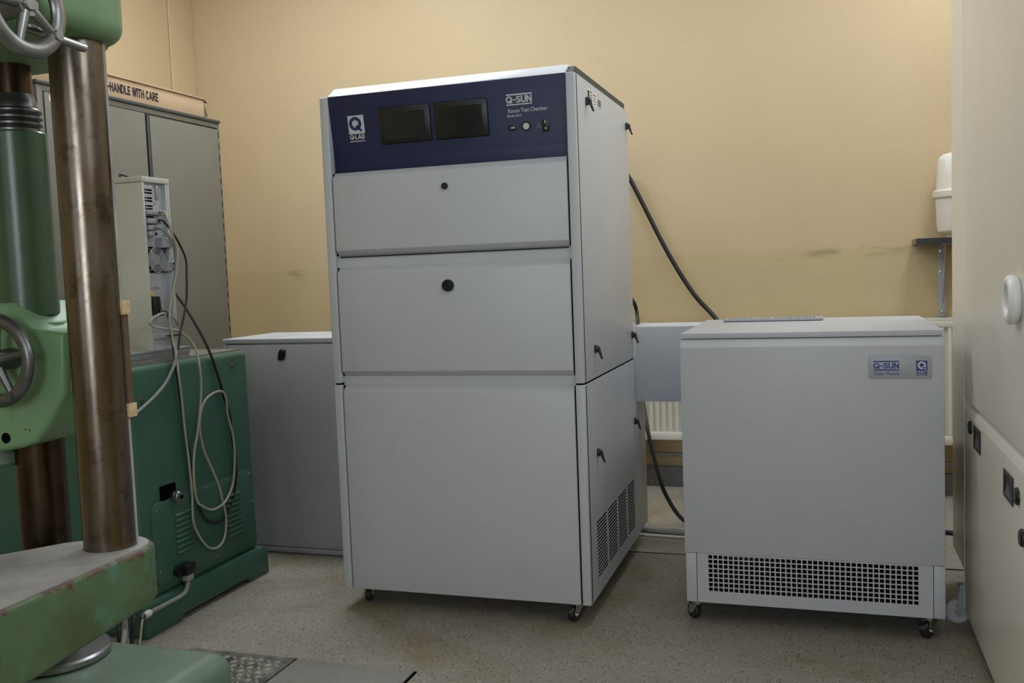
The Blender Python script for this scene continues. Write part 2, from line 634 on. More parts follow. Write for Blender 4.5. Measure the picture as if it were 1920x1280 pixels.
STROKES = {   # heavy sans capitals as centre lines in a box one unit high
    'A': (0.80, [[(0.0, 0), (0.38, 1)], [(0.42, 1), (0.80, 0)], [(0.26, 0.28), (0.54, 0.28)]]),
    'B': (0.62, [[(0, 0), (0, 1), (0.32, 1)] + _arc(0.32, 0.76, 0.26, 0.24, 90, -90) + [(0, 0.52), (0.34, 0.52)] + _arc(0.34, 0.26, 0.28, 0.26, 90, -90) + [(0, 0)]]),
    'C': (0.66, [_arc(0.36, 0.5, 0.36, 0.5, 48, 312, 16)]),
    'D': (0.68, [[(0, 0), (0, 1), (0.26, 1)] + _arc(0.26, 0.5, 0.42, 0.5, 90, -90, 14) + [(0, 0)]]),
    'E': (0.52, [[(0.52, 0), (0, 0), (0, 1), (0.52, 1)], [(0, 0.5), (0.46, 0.5)]]),
    'H': (0.64, [[(0, 0), (0, 1)], [(0.64, 0), (0.64, 1)], [(0, 0.5), (0.64, 0.5)]]),
    'I': (0.0, [[(0, 0), (0, 1)]]),
    'L': (0.50, [[(0, 1), (0, 0), (0.50, 0)]]),
    'N': (0.70, [[(0, 0), (0, 1)], [(0.70, 0), (0.70, 1)], [(0.04, 0.98), (0.66, 0.02)]]),
    'Q': (0.96, [_arc(0.46, 0.5, 0.46, 0.5, 0, 360, 24), [(0.56, 0.30), (0.92, 0.0)]]),
    'R': (0.64, [[(0, 0), (0, 1), (0.34, 1)] + _arc(0.34, 0.74, 0.28, 0.26, 90, -90) + [(0, 0.48)], [(0.30, 0.48), (0.64, 0)]]),
    'S': (0.58, [_arc(0.29, 0.75, 0.27, 0.25, 25, 270, 12) + _arc(0.29, 0.25, 0.29, 0.25, 90, -155, 12)]),
    'T': (0.62, [[(0, 1), (0.62, 1)], [(0.31, 1), (0.31, 0)]]),
    'U': (0.68, [[(0, 1), (0, 0.34)] + _arc(0.34, 0.34, 0.34, 0.34, 180, 360, 12) + [(0.68, 1)]]),
    'W': (1.04, [[(0, 1), (0.24, 0)], [(0.28, 0), (0.50, 1)], [(0.54, 1), (0.76, 0)], [(0.80, 0), (1.04, 1)]]),
    '-': (0.26, [[(0, 0.46), (0.26, 0.46)]]),
    '.': (0.02, [[(0, 0.46), (0.02, 0.46)]]),
    ' ': (0.10, []),
}


def heavy_text(word, width, height, weight=0.24, depth=0.0006):
    '''bold lettering in the local x-z plane (facing -y), lower-left corner at the origin'''
    m = bmesh.new()
    total, gap = 0.0, 0.07 + weight
    runs = []
    for ch_ in word:
        w_, st = STROKES[ch_]
        runs.append((total, st))
        total += w_ + gap
    total += weight - gap
    kx, kz = width / total, height / (1.0 + weight)
    h = weight / 2
    for x0, st in runs:
        for li, line in enumerate(st):
            P2 = [Vector((x0 + h + px_, h + pz_)) for px_, pz_ in line]
            P2 = [p for i, p in enumerate(P2) if i == 0 or (p - P2[i - 1]).length > 1e-4]
            closed = (P2[0] - P2[-1]).length < 1e-3
            if closed:
                P2 = P2[:-1]
            else:
                P2[0] = P2[0] + (P2[0] - P2[1]).normalized() * h
                P2[-1] = P2[-1] + (P2[-1] - P2[-2]).normalized() * h
            n = len(P2)
            L_, R_ = [], []
            for i, p in enumerate(P2):
                d0 = (p - P2[i - 1]).normalized() if (i > 0 or closed) else None
                d1 = (P2[(i + 1) % n] - p).normalized() if (i < n - 1 or closed) else None
                d0 = d0 or d1
                d1 = d1 or d0
                n0, n1 = Vector((-d0.y, d0.x)), Vector((-d1.y, d1.x))
                mt = n0 + n1
                mt = mt.normalized() if mt.length > 1e-3 else n0
                off = mt * min(h / max(0.2, mt.dot(n0)), 2.0 * h)
                L_.append(p + off)
                R_.append(p - off)
            yf, yb = -depth - 0.00012 * li, 0.0003
            V = [[m.verts.new((q.x * kx, y_, q.y * kz)) for q in side] for side in (L_, R_) for y_ in (yf, yb)]
            Lf, Lb, Rf, Rb = V
            for i in range(n if closed else n - 1):
                j = (i + 1) % n
                m.faces.new((Lf[i], Lf[j], Rf[j], Rf[i]))
                m.faces.new((Lb[i], Rb[i], Rb[j], Lb[j]))
                m.faces.new((Lf[i], Lb[i], Lb[j], Lf[j]))
                m.faces.new((Rf[i], Rf[j], Rb[j], Rb[i]))
            if not closed:
                m.faces.new((Lf[0], Rf[0], Rb[0], Lb[0]))
                m.faces.new((Lf[-1], Lb[-1], Rb[-1], Rf[-1]))
    return finish(m)


# ------------------------------------------------------------------ room
XL, XR, YF, YB = -3.94, 1.7, -3.0, 5.454


def struct(name, bm, mat, label=None, cat=None, parent=None):
    o = put(name, bm, mat, parent)
    if not parent:
        tag(o, label, cat, kind='structure')
    return o


floor = struct('floor', box(XL - 0.2, XR + 0.2, YF - 0.2, YB + 0.2, -0.1, 0.0), M['floor'], 'grey speckled vinyl floor with yellow stains', 'floor')
struct('ceiling', box(XL - 0.2, XR + 0.2, YF - 0.2, YB + 0.2, CEIL, CEIL + 0.1), M['ceiling'], 'plain white ceiling above the laboratory', 'ceiling')
struct('wall_back', box(XL - 0.2, XR + 0.2, YB, YB + 0.2, 0, CEIL), M['wall'], 'ochre painted wall behind the grey machines', 'wall')
struct('wall_left', box(XL - 0.2, XL, YF, YB, 0, CEIL), M['wall'], 'ochre wall behind the grey locker', 'wall')
sholes = [(wy - ww / 2, wy + ww / 2, 2.35, 3.45) for wy, ww in SIDE_WINDOWS]
struct('wall_right', sheet_with_holes(YF, YB, 0.0, CEIL, sholes, lambda u, v, t: (t, u, v), XR, XR + 0.2), M['wall'], 'ochre wall to the right of the cream cabinet', 'wall')
holes = [(wx - ww / 2, wx + ww / 2, 1.15, 2.75) for wx, ww in WINDOWS]
struct('wall_front', sheet_with_holes(XL - 0.2, XR + 0.2, 0.0, CEIL, holes, lambda u, v, t: (u, t, v), YF - 0.2, YF), M['wall'],
       'ochre wall with windows behind the viewer', 'wall')
struct('trim_1', box(XL, XL + 0.014, 5.21, YB, 0, CEIL, 0.007, 4), M['wall'], 'shallow ochre pilaster in the far left corner', 'pilaster')
struct('baseboard_back', box(XL, XR, YB - 0.03, YB, 0, 0.115, 0.004), M['terrazzo_base'], 'dark grey terrazzo skirting under the radiator', 'skirting')
struct('baseboard_left', box(XL, XL + 0.03, YF, 5.20, 0, 0.115, 0.004), M['terrazzo_base'], 'dark grey terrazzo skirting along the left wall', 'skirting')
for i, (wx, ww) in enumerate(WINDOWS):
    wf = bmesh.new()
    x0, x1 = wx - ww / 2, wx + ww / 2
    for a, b, c, d in ((x0, x0 + 0.06, 1.15, 2.75), (x1 - 0.06, x1, 1.15, 2.75), (x0, x1, 1.15, 1.21), (x0, x1, 2.69, 2.75), (wx - 0.03, wx + 0.03, 1.15, 2.75)):
        box(a, b, YF - 0.12, YF - 0.06, c, d, bm=wf)
    struct('window_%d' % (i + 1), wf, M['white_plastic'], 'white window frame behind the viewer', 'window')

for i, (wy, ww) in enumerate(SIDE_WINDOWS):
    wf = bmesh.new()
    y0, y1 = wy - ww / 2, wy + ww / 2
    for a, b, c, d in ((y0, y0 + 0.06, 2.35, 3.45), (y1 - 0.06, y1, 2.35, 3.45), (y0, y1, 2.35, 2.41), (y0, y1, 3.39, 3.45), (wy - 0.03, wy + 0.03, 2.35, 3.45)):
        box(XR + 0.06, XR + 0.12, a, b, c, d, bm=wf)
    struct('window_%d' % (i + 3), wf, M['white_plastic'], 'high white window frame in the wall at the right', 'window')

# floor cover plates
cover = put('cover_plate', box(-1.697, -1.27, 1.3, 2.715, -0.002, 0.004, 0.001), M['cover_plate'], floor)
cover2 = put('trench_cover', box(-1.9, 1.2, 4.13, 4.325, -0.002, 0.004, 0.001), M['trench'], floor)
for y in (4.127, 4.33):
    put('floor_joint', box(-1.9, 1.2, y - 0.003, y + 0.003, -0.002, 0.0012), M['void'], floor)
put('floor_joint', box(-1.2665, -1.2585, 2.45, 2.715, -0.002, 0.003), M['void'], floor)
put('floor_joint', box(-1.7025, -1.698, 1.3, 2.72, -0.002, 0.003), M['void'], floor)
chk = put('checker_plate', box(-2.12, -1.703, 1.95, 2.72, -0.002, 0.003), M['checker'], floor)
lug = bmesh.new()
for iy in range(26):
    for ix in range(14):
        x = -2.112 + ix * 0.033 + (0.0165 if iy % 2 else 0)
        y = 1.965 + iy * 0.0295
        if x > -1.718 or y > 2.702:
            continue
        a = math.radians(45 if (ix + iy) % 2 else -45)
        L, Wd = 0.0155, 0.0055
        ca, sa = math.cos(a), math.sin(a)
        base = [(-L, 0), (-L * 0.4, -Wd), (L * 0.4, -Wd), (L, 0), (L * 0.4, Wd), (-L * 0.4, Wd)]
        lo = [lug.verts.new((x + u * ca - v * sa, y + u * sa + v * ca, 0.0028)) for u, v in base]
        hi = [lug.verts.new((x + 0.6 * (u * ca - v * sa), y + 0.6 * (u * sa + v * ca), 0.0078)) for u, v in base]
        lug.faces.new(hi)
        for q in range(6):
            lug.faces.new((lo[q], lo[(q + 1) % 6], hi[(q + 1) % 6], hi[q]))
o = put('tread_lugs', lug, M['lug'], floor)
o['kind'] = 'stuff'

# bodies of the added, unseen ceiling luminaires
for i, (lx, ly, sx, sy) in enumerate(ADDED_LAMPS):
    r = root('added_ceiling_lamp', (lx, ly, CEIL - 0.1), ['long white ceiling lamp added above the grey locker', 'long white ceiling lamp added above the grey test chamber',
             'long white ceiling lamp added above the radiator', 'long white ceiling lamp added behind the viewer'][i], 'lamp', 'added ceiling lamps')
    hx, hy = sx / 2 + 0.03, sy / 2 + 0.03
    put('housing', box(lx - hx, lx + hx, ly - hy, ly + hy, CEIL - 0.09, CEIL, 0.01), M['added_lamp_body'], r)
    for k_ in (-3, -1, 1, 3):
        if sx > sy:
            t_ = cyl((lx - hx + 0.04, ly + k_ * 0.06, CEIL - 0.103), (lx + hx - 0.04, ly + k_ * 0.06, CEIL - 0.103), 0.013, n=12)
        else:
            t_ = cyl((lx + k_ * 0.06, ly - hy + 0.04, CEIL - 0.103), (lx + k_ * 0.06, ly + hy - 0.04, CEIL - 0.103), 0.013, n=12)
        put('tube', t_, M['added_lamp_body'], r)


# ------------------------------------------------------------------ shared small pieces
def latch_mesh():
    b = bmesh.new()          # local: mounted on a face looking to +x
    box(0, 0.014, -0.012, 0.012, -0.018, 0.018, 0.004, 2, b)
    cyl((0.012, 0, 0.004), (0.026, 0, 0.004), 0.010, 0.008, 14, b)
    prism([(0.014, 0.012), (0.026, 0.012), (0.036, -0.03), (0.042, -0.045), (0.034, -0.048), (0.016, -0.012)], 'y', -0.006, 0.006, 0.002, 1, b)
    bmesh.ops.scale(b, vec=(0.72, 0.8, 0.8), verts=b.verts[:])
    return finish(b)


LATCH = latch_mesh()
FORK = WHEEL = None


def caster_meshes():
    f = bmesh.new()
    box(-0.026, 0.026, -0.026, 0.026, 0.070, 0.075, 0.001, 1, f)
    lathe([(0.018, 0.058), (0.020, 0.064), (0.018, 0.071)], (0, 0, 0), n=16, bm=f)
    for s in (-1, 1):
        prism([(-0.018, 0.060), (0.018, 0.060), (0.030, 0.032), (0.022, 0.020), (0.010, 0.024)], 'x', s * 0.0155 - 0.001, s * 0.0155 + 0.001, bm=f)
    prism([(-0.018, 0.060), (0.018, 0.060), (0.018, 0.057), (-0.018, 0.057)], 'x', -0.0165, 0.0165, bm=f)
    cyl((-0.021, 0.016, 0.027), (0.021, 0.016, 0.027), 0.005, n=10, bm=f)
    # brake pedal
    prism([(0.030, 0.050), (0.052, 0.040), (0.054, 0.043), (0.030, 0.056)], 'x', -0.012, 0.012, bm=f)
    wh = lathe([(0.010, -0.012), (0.022, -0.012), (0.0265, -0.008), (0.027, 0), (0.0265, 0.008), (0.022, 0.012), (0.010, 0.012)], (0, 0.016, 0.027), 'x', 24)
    return finish(f), finish(wh)


FORK, WHEEL = caster_meshes()


def caster(x, y, parent, rz):
    c = inst('caster', FORK, M['zinc'], (x, y, 0), parent, 'zinc plated swivel caster', (0, 0, rz))
    wv = bpy.data.objects.new('wheel', WHEEL)
    if not WHEEL.materials:
        WHEEL.materials.append(M['rubber'])
    COL.objects.link(wv)
    wv.parent = c
    return c


def annulus(cx, cz, r0, r1, y0, y1, n=40):
    m = bmesh.new()
    R = []
    for (r, y) in ((r0, y0), (r1, y0), (r1, y1), (r0, y1)):
        R.append([m.verts.new((cx + r * math.cos(2 * math.pi * i / n), y, cz + r * math.sin(2 * math.pi * i / n))) for i in range(n)])
    for a in range(4):
        A, B = R[a], R[(a + 1) % 4]
        for i in range(n):
            m.faces.new((A[i], A[(i + 1) % n], B[(i + 1) % n], B[i]))
    return m


def q_letter(s, y0, y1):
    """bold geometric Q in a local square of side s (origin lower left)"""
    m = annulus(0.5 * s, 0.54 * s, 0.20 * s, 0.37 * s, y0, y1)
    prism([(0.50 * s, 0.40 * s), (0.60 * s, 0.48 * s), (0.90 * s, 0.17 * s), (0.80 * s, 0.09 * s)], 'y', y0, y1, bm=m)
    return m


def local(name, bm, mat, parent, origin, rot=(0, 0, 0), label=None):
    """bmesh in local coordinates placed at a world origin with a rotation"""
    return inst(name, finish(bm), mat, origin, parent, label, rot)


# ================================================================== test chamber
CX0, CX1, CY0 = -1.781, -0.798, 3.214
ch = root('test_chamber', (-1.29, 3.68, 0), 'tall grey test chamber with navy control panel and two dark screens', 'test chamber')
PI_L, PI_R = -1.748, -0.830
SEAM = 0.871
P = M['panel']
put('cabinet_body', prism([(3.2385, 0.09), (3.2385, 1.664), (3.262, 1.668), (3.262, 1.944), (4.14, 1.944), (4.14, 0.09)], 'x', -1.773, -0.8065), M['panel'], ch)
# side panels, upper
put('side_panel', box(-0.8055, CX1, CY0 + 0.02, 4.148, SEAM + 0.003, 1.948, 0.0015), P, ch)
put('side_panel', box(CX0, CX0 + 0.0075, CY0 + 0.02, 4.148, SEAM + 0.003, 1.948, 0.0015), P, ch)
for z0, z1 in ((SEAM + 0.003, 1.948), (0.075, SEAM - 0.003)):
    put('front_post', box(PI_R, CX1, CY0, 3.25, z0, z1, 0.004, 3), P, ch)
    put('front_post', box(CX0, PI_L, CY0, 3.25, z0, z1, 0.004, 3), P, ch)
put('seam_gap', box(CX0 + 0.004, PI_L - 0.001, CY0 + 0.010, 4.145, SEAM - 0.004, SEAM + 0.004), M['void'], ch)
put('seam_gap', box(PI_R + 0.001, CX1 - 0.003, CY0 + 0.010, 4.145, SEAM - 0.004, SEAM + 0.004), M['void'], ch)
for gz0, gz1 in ((0.08, 0.865), (0.902, 1.312), (1.357, 1.665)):  # black strips stand in for the shade inside the door gaps
    put('door_gap', box(PI_R - 0.0055, PI_R - 0.0002, 3.224, 3.2384, gz0, gz1), M['void'], ch)
    put('door_gap', box(PI_L + 0.0002, PI_L + 0.0055, 3.230, 3.2384, gz0, gz1), M['void'], ch)
# lower right side panel with louvre slots
slots = []
for (a, b) in ((3.337, 3.505), (3.527, 3.695), (3.717, 3.888), (3.912, 4.068)):
    for i in range(16):
        z = 0.138 + i * 0.0134
        slots.append((a, b, z, z + 0.0082))
sp = sheet_with_holes(CY0 + 0.02, 4.165, 0.075, SEAM - 0.003, slots, lambda u, v, t: (t, u, v), -0.7992, CX1)
lower_side = put('side_panel', sp, P, ch, angle=30)
put('vent_backing', box(-0.8055, -0.804, 3.30, 4.10, 0.12, 0.37), M['void'], ch)
put('side_panel', box(CX0, CX0 + 0.0075, CY0 + 0.02, 4.165, 0.075, SEAM - 0.003, 0.0015), P, ch)
put('rear_housing', box(CX0 + 0.004, CX1 - 0.002, 4.167, 4.385, 0.075, 0.87, 0.002), P, ch)


def door(z0, z1, lo, hi):
    d, yb = 0.024, 3.238
    prof = [(yb, z0), (CY0, z0 + lo), (CY0, z1 - hi), (yb, z1)]
    if lo == 0:
        prof = [(yb, z0), (CY0, z0), (CY0, z1 - hi), (yb, z1)]
    return prism(prof, 'x', PI_L + 0.006, PI_R - 0.006, 0.0022, 2)


d1 = put('door', door(1.354, 1.668, 0.023, 0.022), P, ch, 'upper door with small black knob')
d2 = put('door', door(0.899, 1.314, 0.022, 0.022), P, ch, 'middle door with ribbed black knob')
d3 = put('door', door(0.077, 0.868, 0.0, 0.026), P, ch, 'large plain lower door')
put('knob', lathe([(0.0115, 0), (0.0125, -0.004), (0.0115, -0.009), (0.0, -0.0095)], (-1.290, CY0, 1.591), 'y', 24), M['black'], d1)
kn = lathe([(0.022, 0), (0.0225, -0.006), (0.021, -0.013), (0.0, -0.0135)], (-1.293, CY0, 1.233), 'y', 32)
for i in range(-3, 4):
    h = math.sqrt(max(0, 0.02 ** 2 - (i * 0.0055) ** 2))
    box(-1.293 + i * 0.0055 - 0.0012, -1.293 + i * 0.0055 + 0.0012, CY0 - 0.017, CY0 - 0.012, 1.233 - h, 1.233 + h, bm=kn)
put('knob', kn, M['black'], d2)
hg = bmesh.new()
for i in range(45):
    x = PI_L + 0.012 + i * 0.0199
    cyl((x, 3.234, 1.352), (x + 0.0185, 3.234, 1.352), 0.0024, n=8, bm=hg)
put('piano_hinge', hg, M['rubber'], d1)

# control panel: slopes back towards its lower edge
PT = math.atan2(0.038, 0.236)
cp = put('control_panel', prism([(3.216, 1.947), (3.2525, 1.712), (3.2525, 1.667), (3.275, 1.667), (3.275, 1.947)], 'x', PI_L + 0.001, PI_R - 0.001, 0.0015, 2), M['navy'], ch, 'navy blue control panel')
put('hood', prism([(3.2145, 1.948), (3.27, 1.986), (4.14, 1.986), (4.14, 1.944), (3.24, 1.944)], 'x', PI_L + 0.002, PI_R - 0.002, 0.0015, 2), M['hood'], ch, 'sloped hood edge whitened for the overhead light')
put('hood_end', prism([(3.228, 1.949), (3.27, 1.978), (4.13, 1.978), (4.13, 1.944), (3.228, 1.944)], 'x', PI_R - 0.001, -0.808), M['locker_top'], ch)


def on_panel(x, z):
    """world point on the sloping panel seen at (x, z) of the front plane"""
    z1 = z
    for _ in range(4):
        y = 3.2155 + (1.947 - z1) * (0.0365 / 0.235)
        kx = y / CY0
        z1 = 1.2764 + (z - 1.2764) * kx
    return Vector((x * kx, y, z1))


PR = (PT * 0.97, 0, 0)


def on_cp(name, x0, x1, z0, z1, depth, mat, bev=0.0, out=0.0, parent=None, label=None):
    c = on_panel((x0 + x1) / 2, (z0 + z1) / 2)
    w2, h2 = (x1 - x0) / 2, (z1 - z0) / 2
    b = box(-w2, w2, -depth - out, 0.003 - out, -h2, h2, bev, 2)
    return local(name, b, mat, parent or cp, c, PR, label)


for (x0, x1) in ((-1.537, -1.333), (-1.318, -1.113)):
    o_ = (x0 + x1) / 2
    fr = on_cp('screen', x0, x1, 1.757, 1.889, 0.008, M['black'], 0.006, label='black framed touch screen')
    c = on_panel(o_, 1.823)
    sc = inst('display', finish(box(-0.082, 0.082, -0.0092, -0.006, -0.050, 0.046)), M['screen'], (0, 0, 0), None)
    sc.parent = fr
    sc.location = (0, 0, 0)


def cp_text(s, x0, x1, z0, z1, mat, bold=0.0):
    me = heavy_text(s, x1 - x0, z1 - z0) if s.isupper() else text_mesh(s, x1 - x0, z1 - z0, bold)
    p = on_panel(x0, z0)
    p = p + Vector((0, -0.0012, 0))
    return inst('lettering', me, mat, p, cp, None, PR)


# Q mark
on_cp('logo_square', -1.665, -1.600, 1.804, 1.871, 0.0006, M['print_light'])
qm = finish(q_letter(0.067, -0.0010, 0.0))
inst('logo_letter', qm, M['print_navy'], on_panel(-1.666, 1.8045) + Vector((0, -0.001, 0)), cp, None, PR)
cp_text('Q.LAB', -1.659, -1.598, 1.784, 1.8005, M['print_light'], 0.02)
on_cp('logo_bar', -1.660, -1.598, 1.7755, 1.7785, 0.0006, M['print_light'])
# Q-SUN
cp_text('Q-SUN', -1.046, -0.951, 1.8605, 1.8845, M['print_light'], 0.03)
on_cp('logo_bar', -1.046, -0.951, 1.8875, 1.8925, 0.0006, M['print_light'])
on_cp('logo_bar', -1.046, -0.951, 1.8535, 1.8575, 0.0006, M['print_light'])
cp_text('Xenon Test Chamber', -1.042, -0.895, 1.8275, 1.8415, M['print_light'], 0.006)
cp_text('Model Xe-3', -1.043, -0.990, 1.8130, 1.8215, M['print_light'], 0.010)
# sockets and switches
us = on_cp('usb_socket', -1.041, -1.011, 1.7665, 1.7840, 0.003, M['black'], 0.001)
pl = inst('contact', finish(box(-0.008, 0.008, -0.0042, -0.002, -0.003, 0.003, 0.001)), M['zinc'], (0, 0, 0)); pl.parent = us; pl.location = (0, 0, 0)
bt = inst('push_button', finish(lathe([(0.0165, 0), (0.0165, -0.004), (0.0145, -0.006), (0.0, -0.006)], (0, 0, 0), 'y', 32)), M['black'], on_panel(-0.974, 1.778), cp, 'white round button in black ring', PR)
bc = inst('button_cap', finish(lathe([(0.0115, 0), (0.0115, -0.0075), (0.0, -0.009)], (0, 0, 0), 'y', 32)), M['print_light'], (0, 0, 0)); bc.parent = bt; bc.location = (0, 0, 0)
sw = on_cp('power_switch', -0.917, -0.892, 1.754, 1.796, 0.004, M['black'], 0.001, label='black rocker power switch')
for (cz, s) in ((0.008, '1'), (-0.014, '0')):
    tm = inst('lettering', text_mesh(s, 0.004 if s == '1' else 0.006, 0.009, 0.02), M['print_light'], (0, 0, 0)); tm.parent = sw; tm.location = (-0.003, -0.0045, cz)
tri = bmesh.new()
tp = [Vector((-0.009, 0, -0.007)), Vector((0.009, 0, -0.007)), Vector((0, 0, 0.008))]
for i in range(3):
    tube([tp[i], tp[(i + 1) % 3]], 0.0006, 6, 1, tri)
tube([Vector((0, 0, 0.004)), Vector((0, 0, -0.003))], 0.0007, 6, 1, tri)
local('warning_triangle', tri, M['grey_plastic'], cp, on_panel(-0.930, 1.776) + Vector((0, -0.0008, 0)), PR)

# side latches, sticker, casters
for (y, z) in ((3.375, 1.872), (4.10, 1.878), (4.105, 0.978), (3.392, 0.980), (3.382, 0.598), (4.11, 0.596)):
    inst('latch', LATCH, M['black'], (CX1, y, z), ch, 'black cam latch')
stk = put('sticker', box(CX1 - 0.0005, CX1 + 0.0006, 3.396, 3.545, 1.872, 1.924), M['white_plastic'], ch, 'white information sticker')
for (y0, y1, z0, z1) in ((3.402, 3.43, 1.892, 1.918), (3.44, 3.475, 1.915, 1.919), (3.44, 3.480, 1.905, 1.908), (3.44, 3.478, 1.897, 1.900), (3.44, 3.48, 1.888, 1.891), (3.44, 3.47, 1.880, 1.883), (3.49, 3.535, 1.912, 1.916), (3.49, 3.53, 1.900, 1.903), (3.49, 3.535, 1.890, 1.893), (3.49, 3.525, 1.880, 1.883)):
    put('print', box(CX1 + 0.0004, CX1 + 0.0009, y0, y1, z0, z1), M['print_black'], stk)
stk2 = put('sticker', box(CX1 - 0.0005, CX1 + 0.0006, 3.56, 3.625, 1.878, 1.915), M['print_light'], ch)
for i in range(5):
    put('print', box(CX1 + 0.0004, CX1 + 0.0009, 3.566 + i * 0.011, 3.572 + i * 0.011, 1.884, 1.909), M['print_black'], stk2)
for (x, y, rz) in ((-1.715, 3.285, 0.5), (-0.865, 3.27, 2.6), (-1.715, 4.2, 1.0), (-0.865, 4.2, 2.0)):
    caster(x, y, ch, rz)
put('underside_foot', box(-1.10, -1.05, 3.30, 3.36, 0.055, 0.09, 0.003), M['grey_plastic'], ch)

# ================================================================== chiller module
HX0, HX1, HY0, HY1 = -0.480, 0.371, 3.336, 4.155
hl = root('chiller_module', (-0.055, 3.74, 0), 'waist-high grey chiller module with name plate and square-hole grille', 'chiller')
put('front_panel', prism([(HY0, 0.254), (HY0, 0.985), (HY0 + 0.024, 1.012), (HY0 + 0.05, 1.012), (HY0 + 0.05, 0.254)], 'x', HX0, HX1, 0.003, 2), P, hl)
put('cabinet_body', box(HX0 + 0.004, HX1 - 0.004, HY0 + 0.052, HY1, 0.252, 1.010, 0.003), P, hl)
lid = put('lid', box(HX0 + 0.002, HX1 - 0.001, HY0 + 0.022, HY1 + 0.002, 1.0140, 1.034, 0.003, 3), P, hl, 'flat hinged lid')
put('lid_gap', box(HX0 + 0.01, HX1 - 0.01, HY0 + 0.06, HY1 - 0.01, 1.009, 1.0145), M['void'], hl)
# top vent plate
vh = []
for i in range(11):
    for j in range(3):
        vh.append((-0.190 + i * 0.0150, -0.190 + i * 0.0150 + 0.0105, 3.985 + j * 0.032, 3.985 + j * 0.032 + 0.026))
for i in range(12):
    for j in range(3):
        vh.append((-0.372 + i * 0.0140, -0.372 + i * 0.0140 + 0.0065, 3.985 + j * 0.032, 3.985 + j * 0.032 + 0.026))
tv = put('top_vent', sheet_with_holes(-0.39, 0.0, 3.955, 4.105, vh, lambda u, v, t: (u, v, t), 1.037, 1.044), M['plate'], hl, 'slotted vent plate on the lid', 30)
put('vent_backing', box(-0.385, -0.005, 3.96, 4.10, 1.034, 1.0375), M['void'], tv)
# base frame with square-hole grille
gh = []
NX, NZ = 39, 8
for i in range(NX):
    for j in range(NZ):
        x = -0.398 + i * (0.691 / NX)
        z = 0.118 + j * (0.134 / NZ)
        gh.append((round(x, 5), round(x + 0.691 / NX - 0.0044, 5), round(z, 5), round(z + 0.134 / NZ - 0.0042, 5)))
put('grille', sheet_with_holes(HX0 + 0.042, HX1 - 0.037, 0.075, 0.2535, gh, lambda u, v, t: (u, t, v), HY0 + 0.003, HY0 + 0.0045), P, hl, 'base panel with rows of square holes', 30)
for x0, x1 in ((HX0 + 0.003, HX0 + 0.040), (HX1 - 0.035, HX1)):
    put('corner_post', box(x0, x1, HY0 + 0.002, HY0 + 0.05, 0.075, 0.2525, 0.002), P, hl)
for x0, x1 in ((HX0 + 0.004, HX0 + 0.012), (HX1 - 0.010, HX1 - 0.002)):
    put('base_side', box(x0, x1, HY0 + 0.05, HY1, 0.075, 0.252, 0.001), P, hl)
put('base_tray', box(HX0 + 0.012, HX1 - 0.012, HY0 + 0.008, HY1, 0.075, 0.085), M['rubber'], hl)
put('base_back', box(HX0 + 0.012, HX1 - 0.012, HY1 - 0.02, HY1, 0.085, 0.25), M['rubber'], hl)
put('compressor', lathe([(0.08, 0.085), (0.09, 0.10), (0.09, 0.22), (0.07, 0.245), (0, 0.25)], (-0.30, 3.62, 0)), M['rubber'], hl)
put('copper_pipe', tube([(-0.36, 3.40, 0.238), (-0.30, 3.40, 0.232), (0.0, 3.41, 0.236), (0.27, 3.40, 0.234)], 0.010, 8), M['zinc'], hl)
npl = put('name_plate', box(0.141, 0.333, HY0 - 0.0035, HY0 + 0.001, 0.876, 0.952, 0.002, 2), M['plate'], hl, 'grey name plate with blue printing')


def np_text(s, x0, x1, z0, z1, bold=0.0):
    me = heavy_text(s, x1 - x0, z1 - z0) if s.isupper() else text_mesh(s, x1 - x0, z1 - z0, bold)
    inst('lettering', me, M['print_blue'], (x0, HY0 - 0.0038, z0), npl)


def np_box(x0, x1, z0, z1, mat=None, name='logo_bar', y=0.0):
    return put(name, box(x0, x1, HY0 - 0.0042 + y, HY0 - 0.003, z0, z1), mat or M['print_blue'], npl)


np_text('Q-SUN', 0.155, 0.234, 0.9095, 0.929, 0.03)
np_box(0.155, 0.234, 0.9315, 0.9355)
np_box(0.155, 0.234, 0.9030, 0.9070)
np_text('Chiller Module', 0.155, 0.234, 0.8875, 0.8990, 0.0)
np_box(0.2855, 0.3195, 0.9020, 0.9355, name='logo_square')
inst('logo_letter', finish(q_letter(0.034, -0.0006, 0.0)), M['print_light'], (0.2855, HY0 - 0.0043, 0.9018), npl)
np_text('Q.LAB', 0.2855, 0.3195, 0.8910, 0.8995, 0.02)
np_box(0.2855, 0.3195, 0.8870, 0.8885)
for (x, y, rz) in ((HX0 + 0.035, 3.375, 0.9), (HX1 - 0.045, 3.375, 2.5), (HX0 + 0.05, 4.08, 1.0), (HX1 - 0.05, 4.08, 2.0)):
    caster(x, y, hl, rz)

# ================================================================== air duct
du = root('air_duct', (-0.5, 4.3, 0.674), 'grey box duct running from the test chamber behind the chiller', 'duct')
put('duct_box', box(CX1 + 0.001, 0.10, 4.172, 4.44, 0.674, 1.008, 0.002), P, du)
put('flange', box(CX1 - 0.0015, CX1 + 0.006, 4.171, 4.445, 0.670, 1.012, 0.001), P, du)

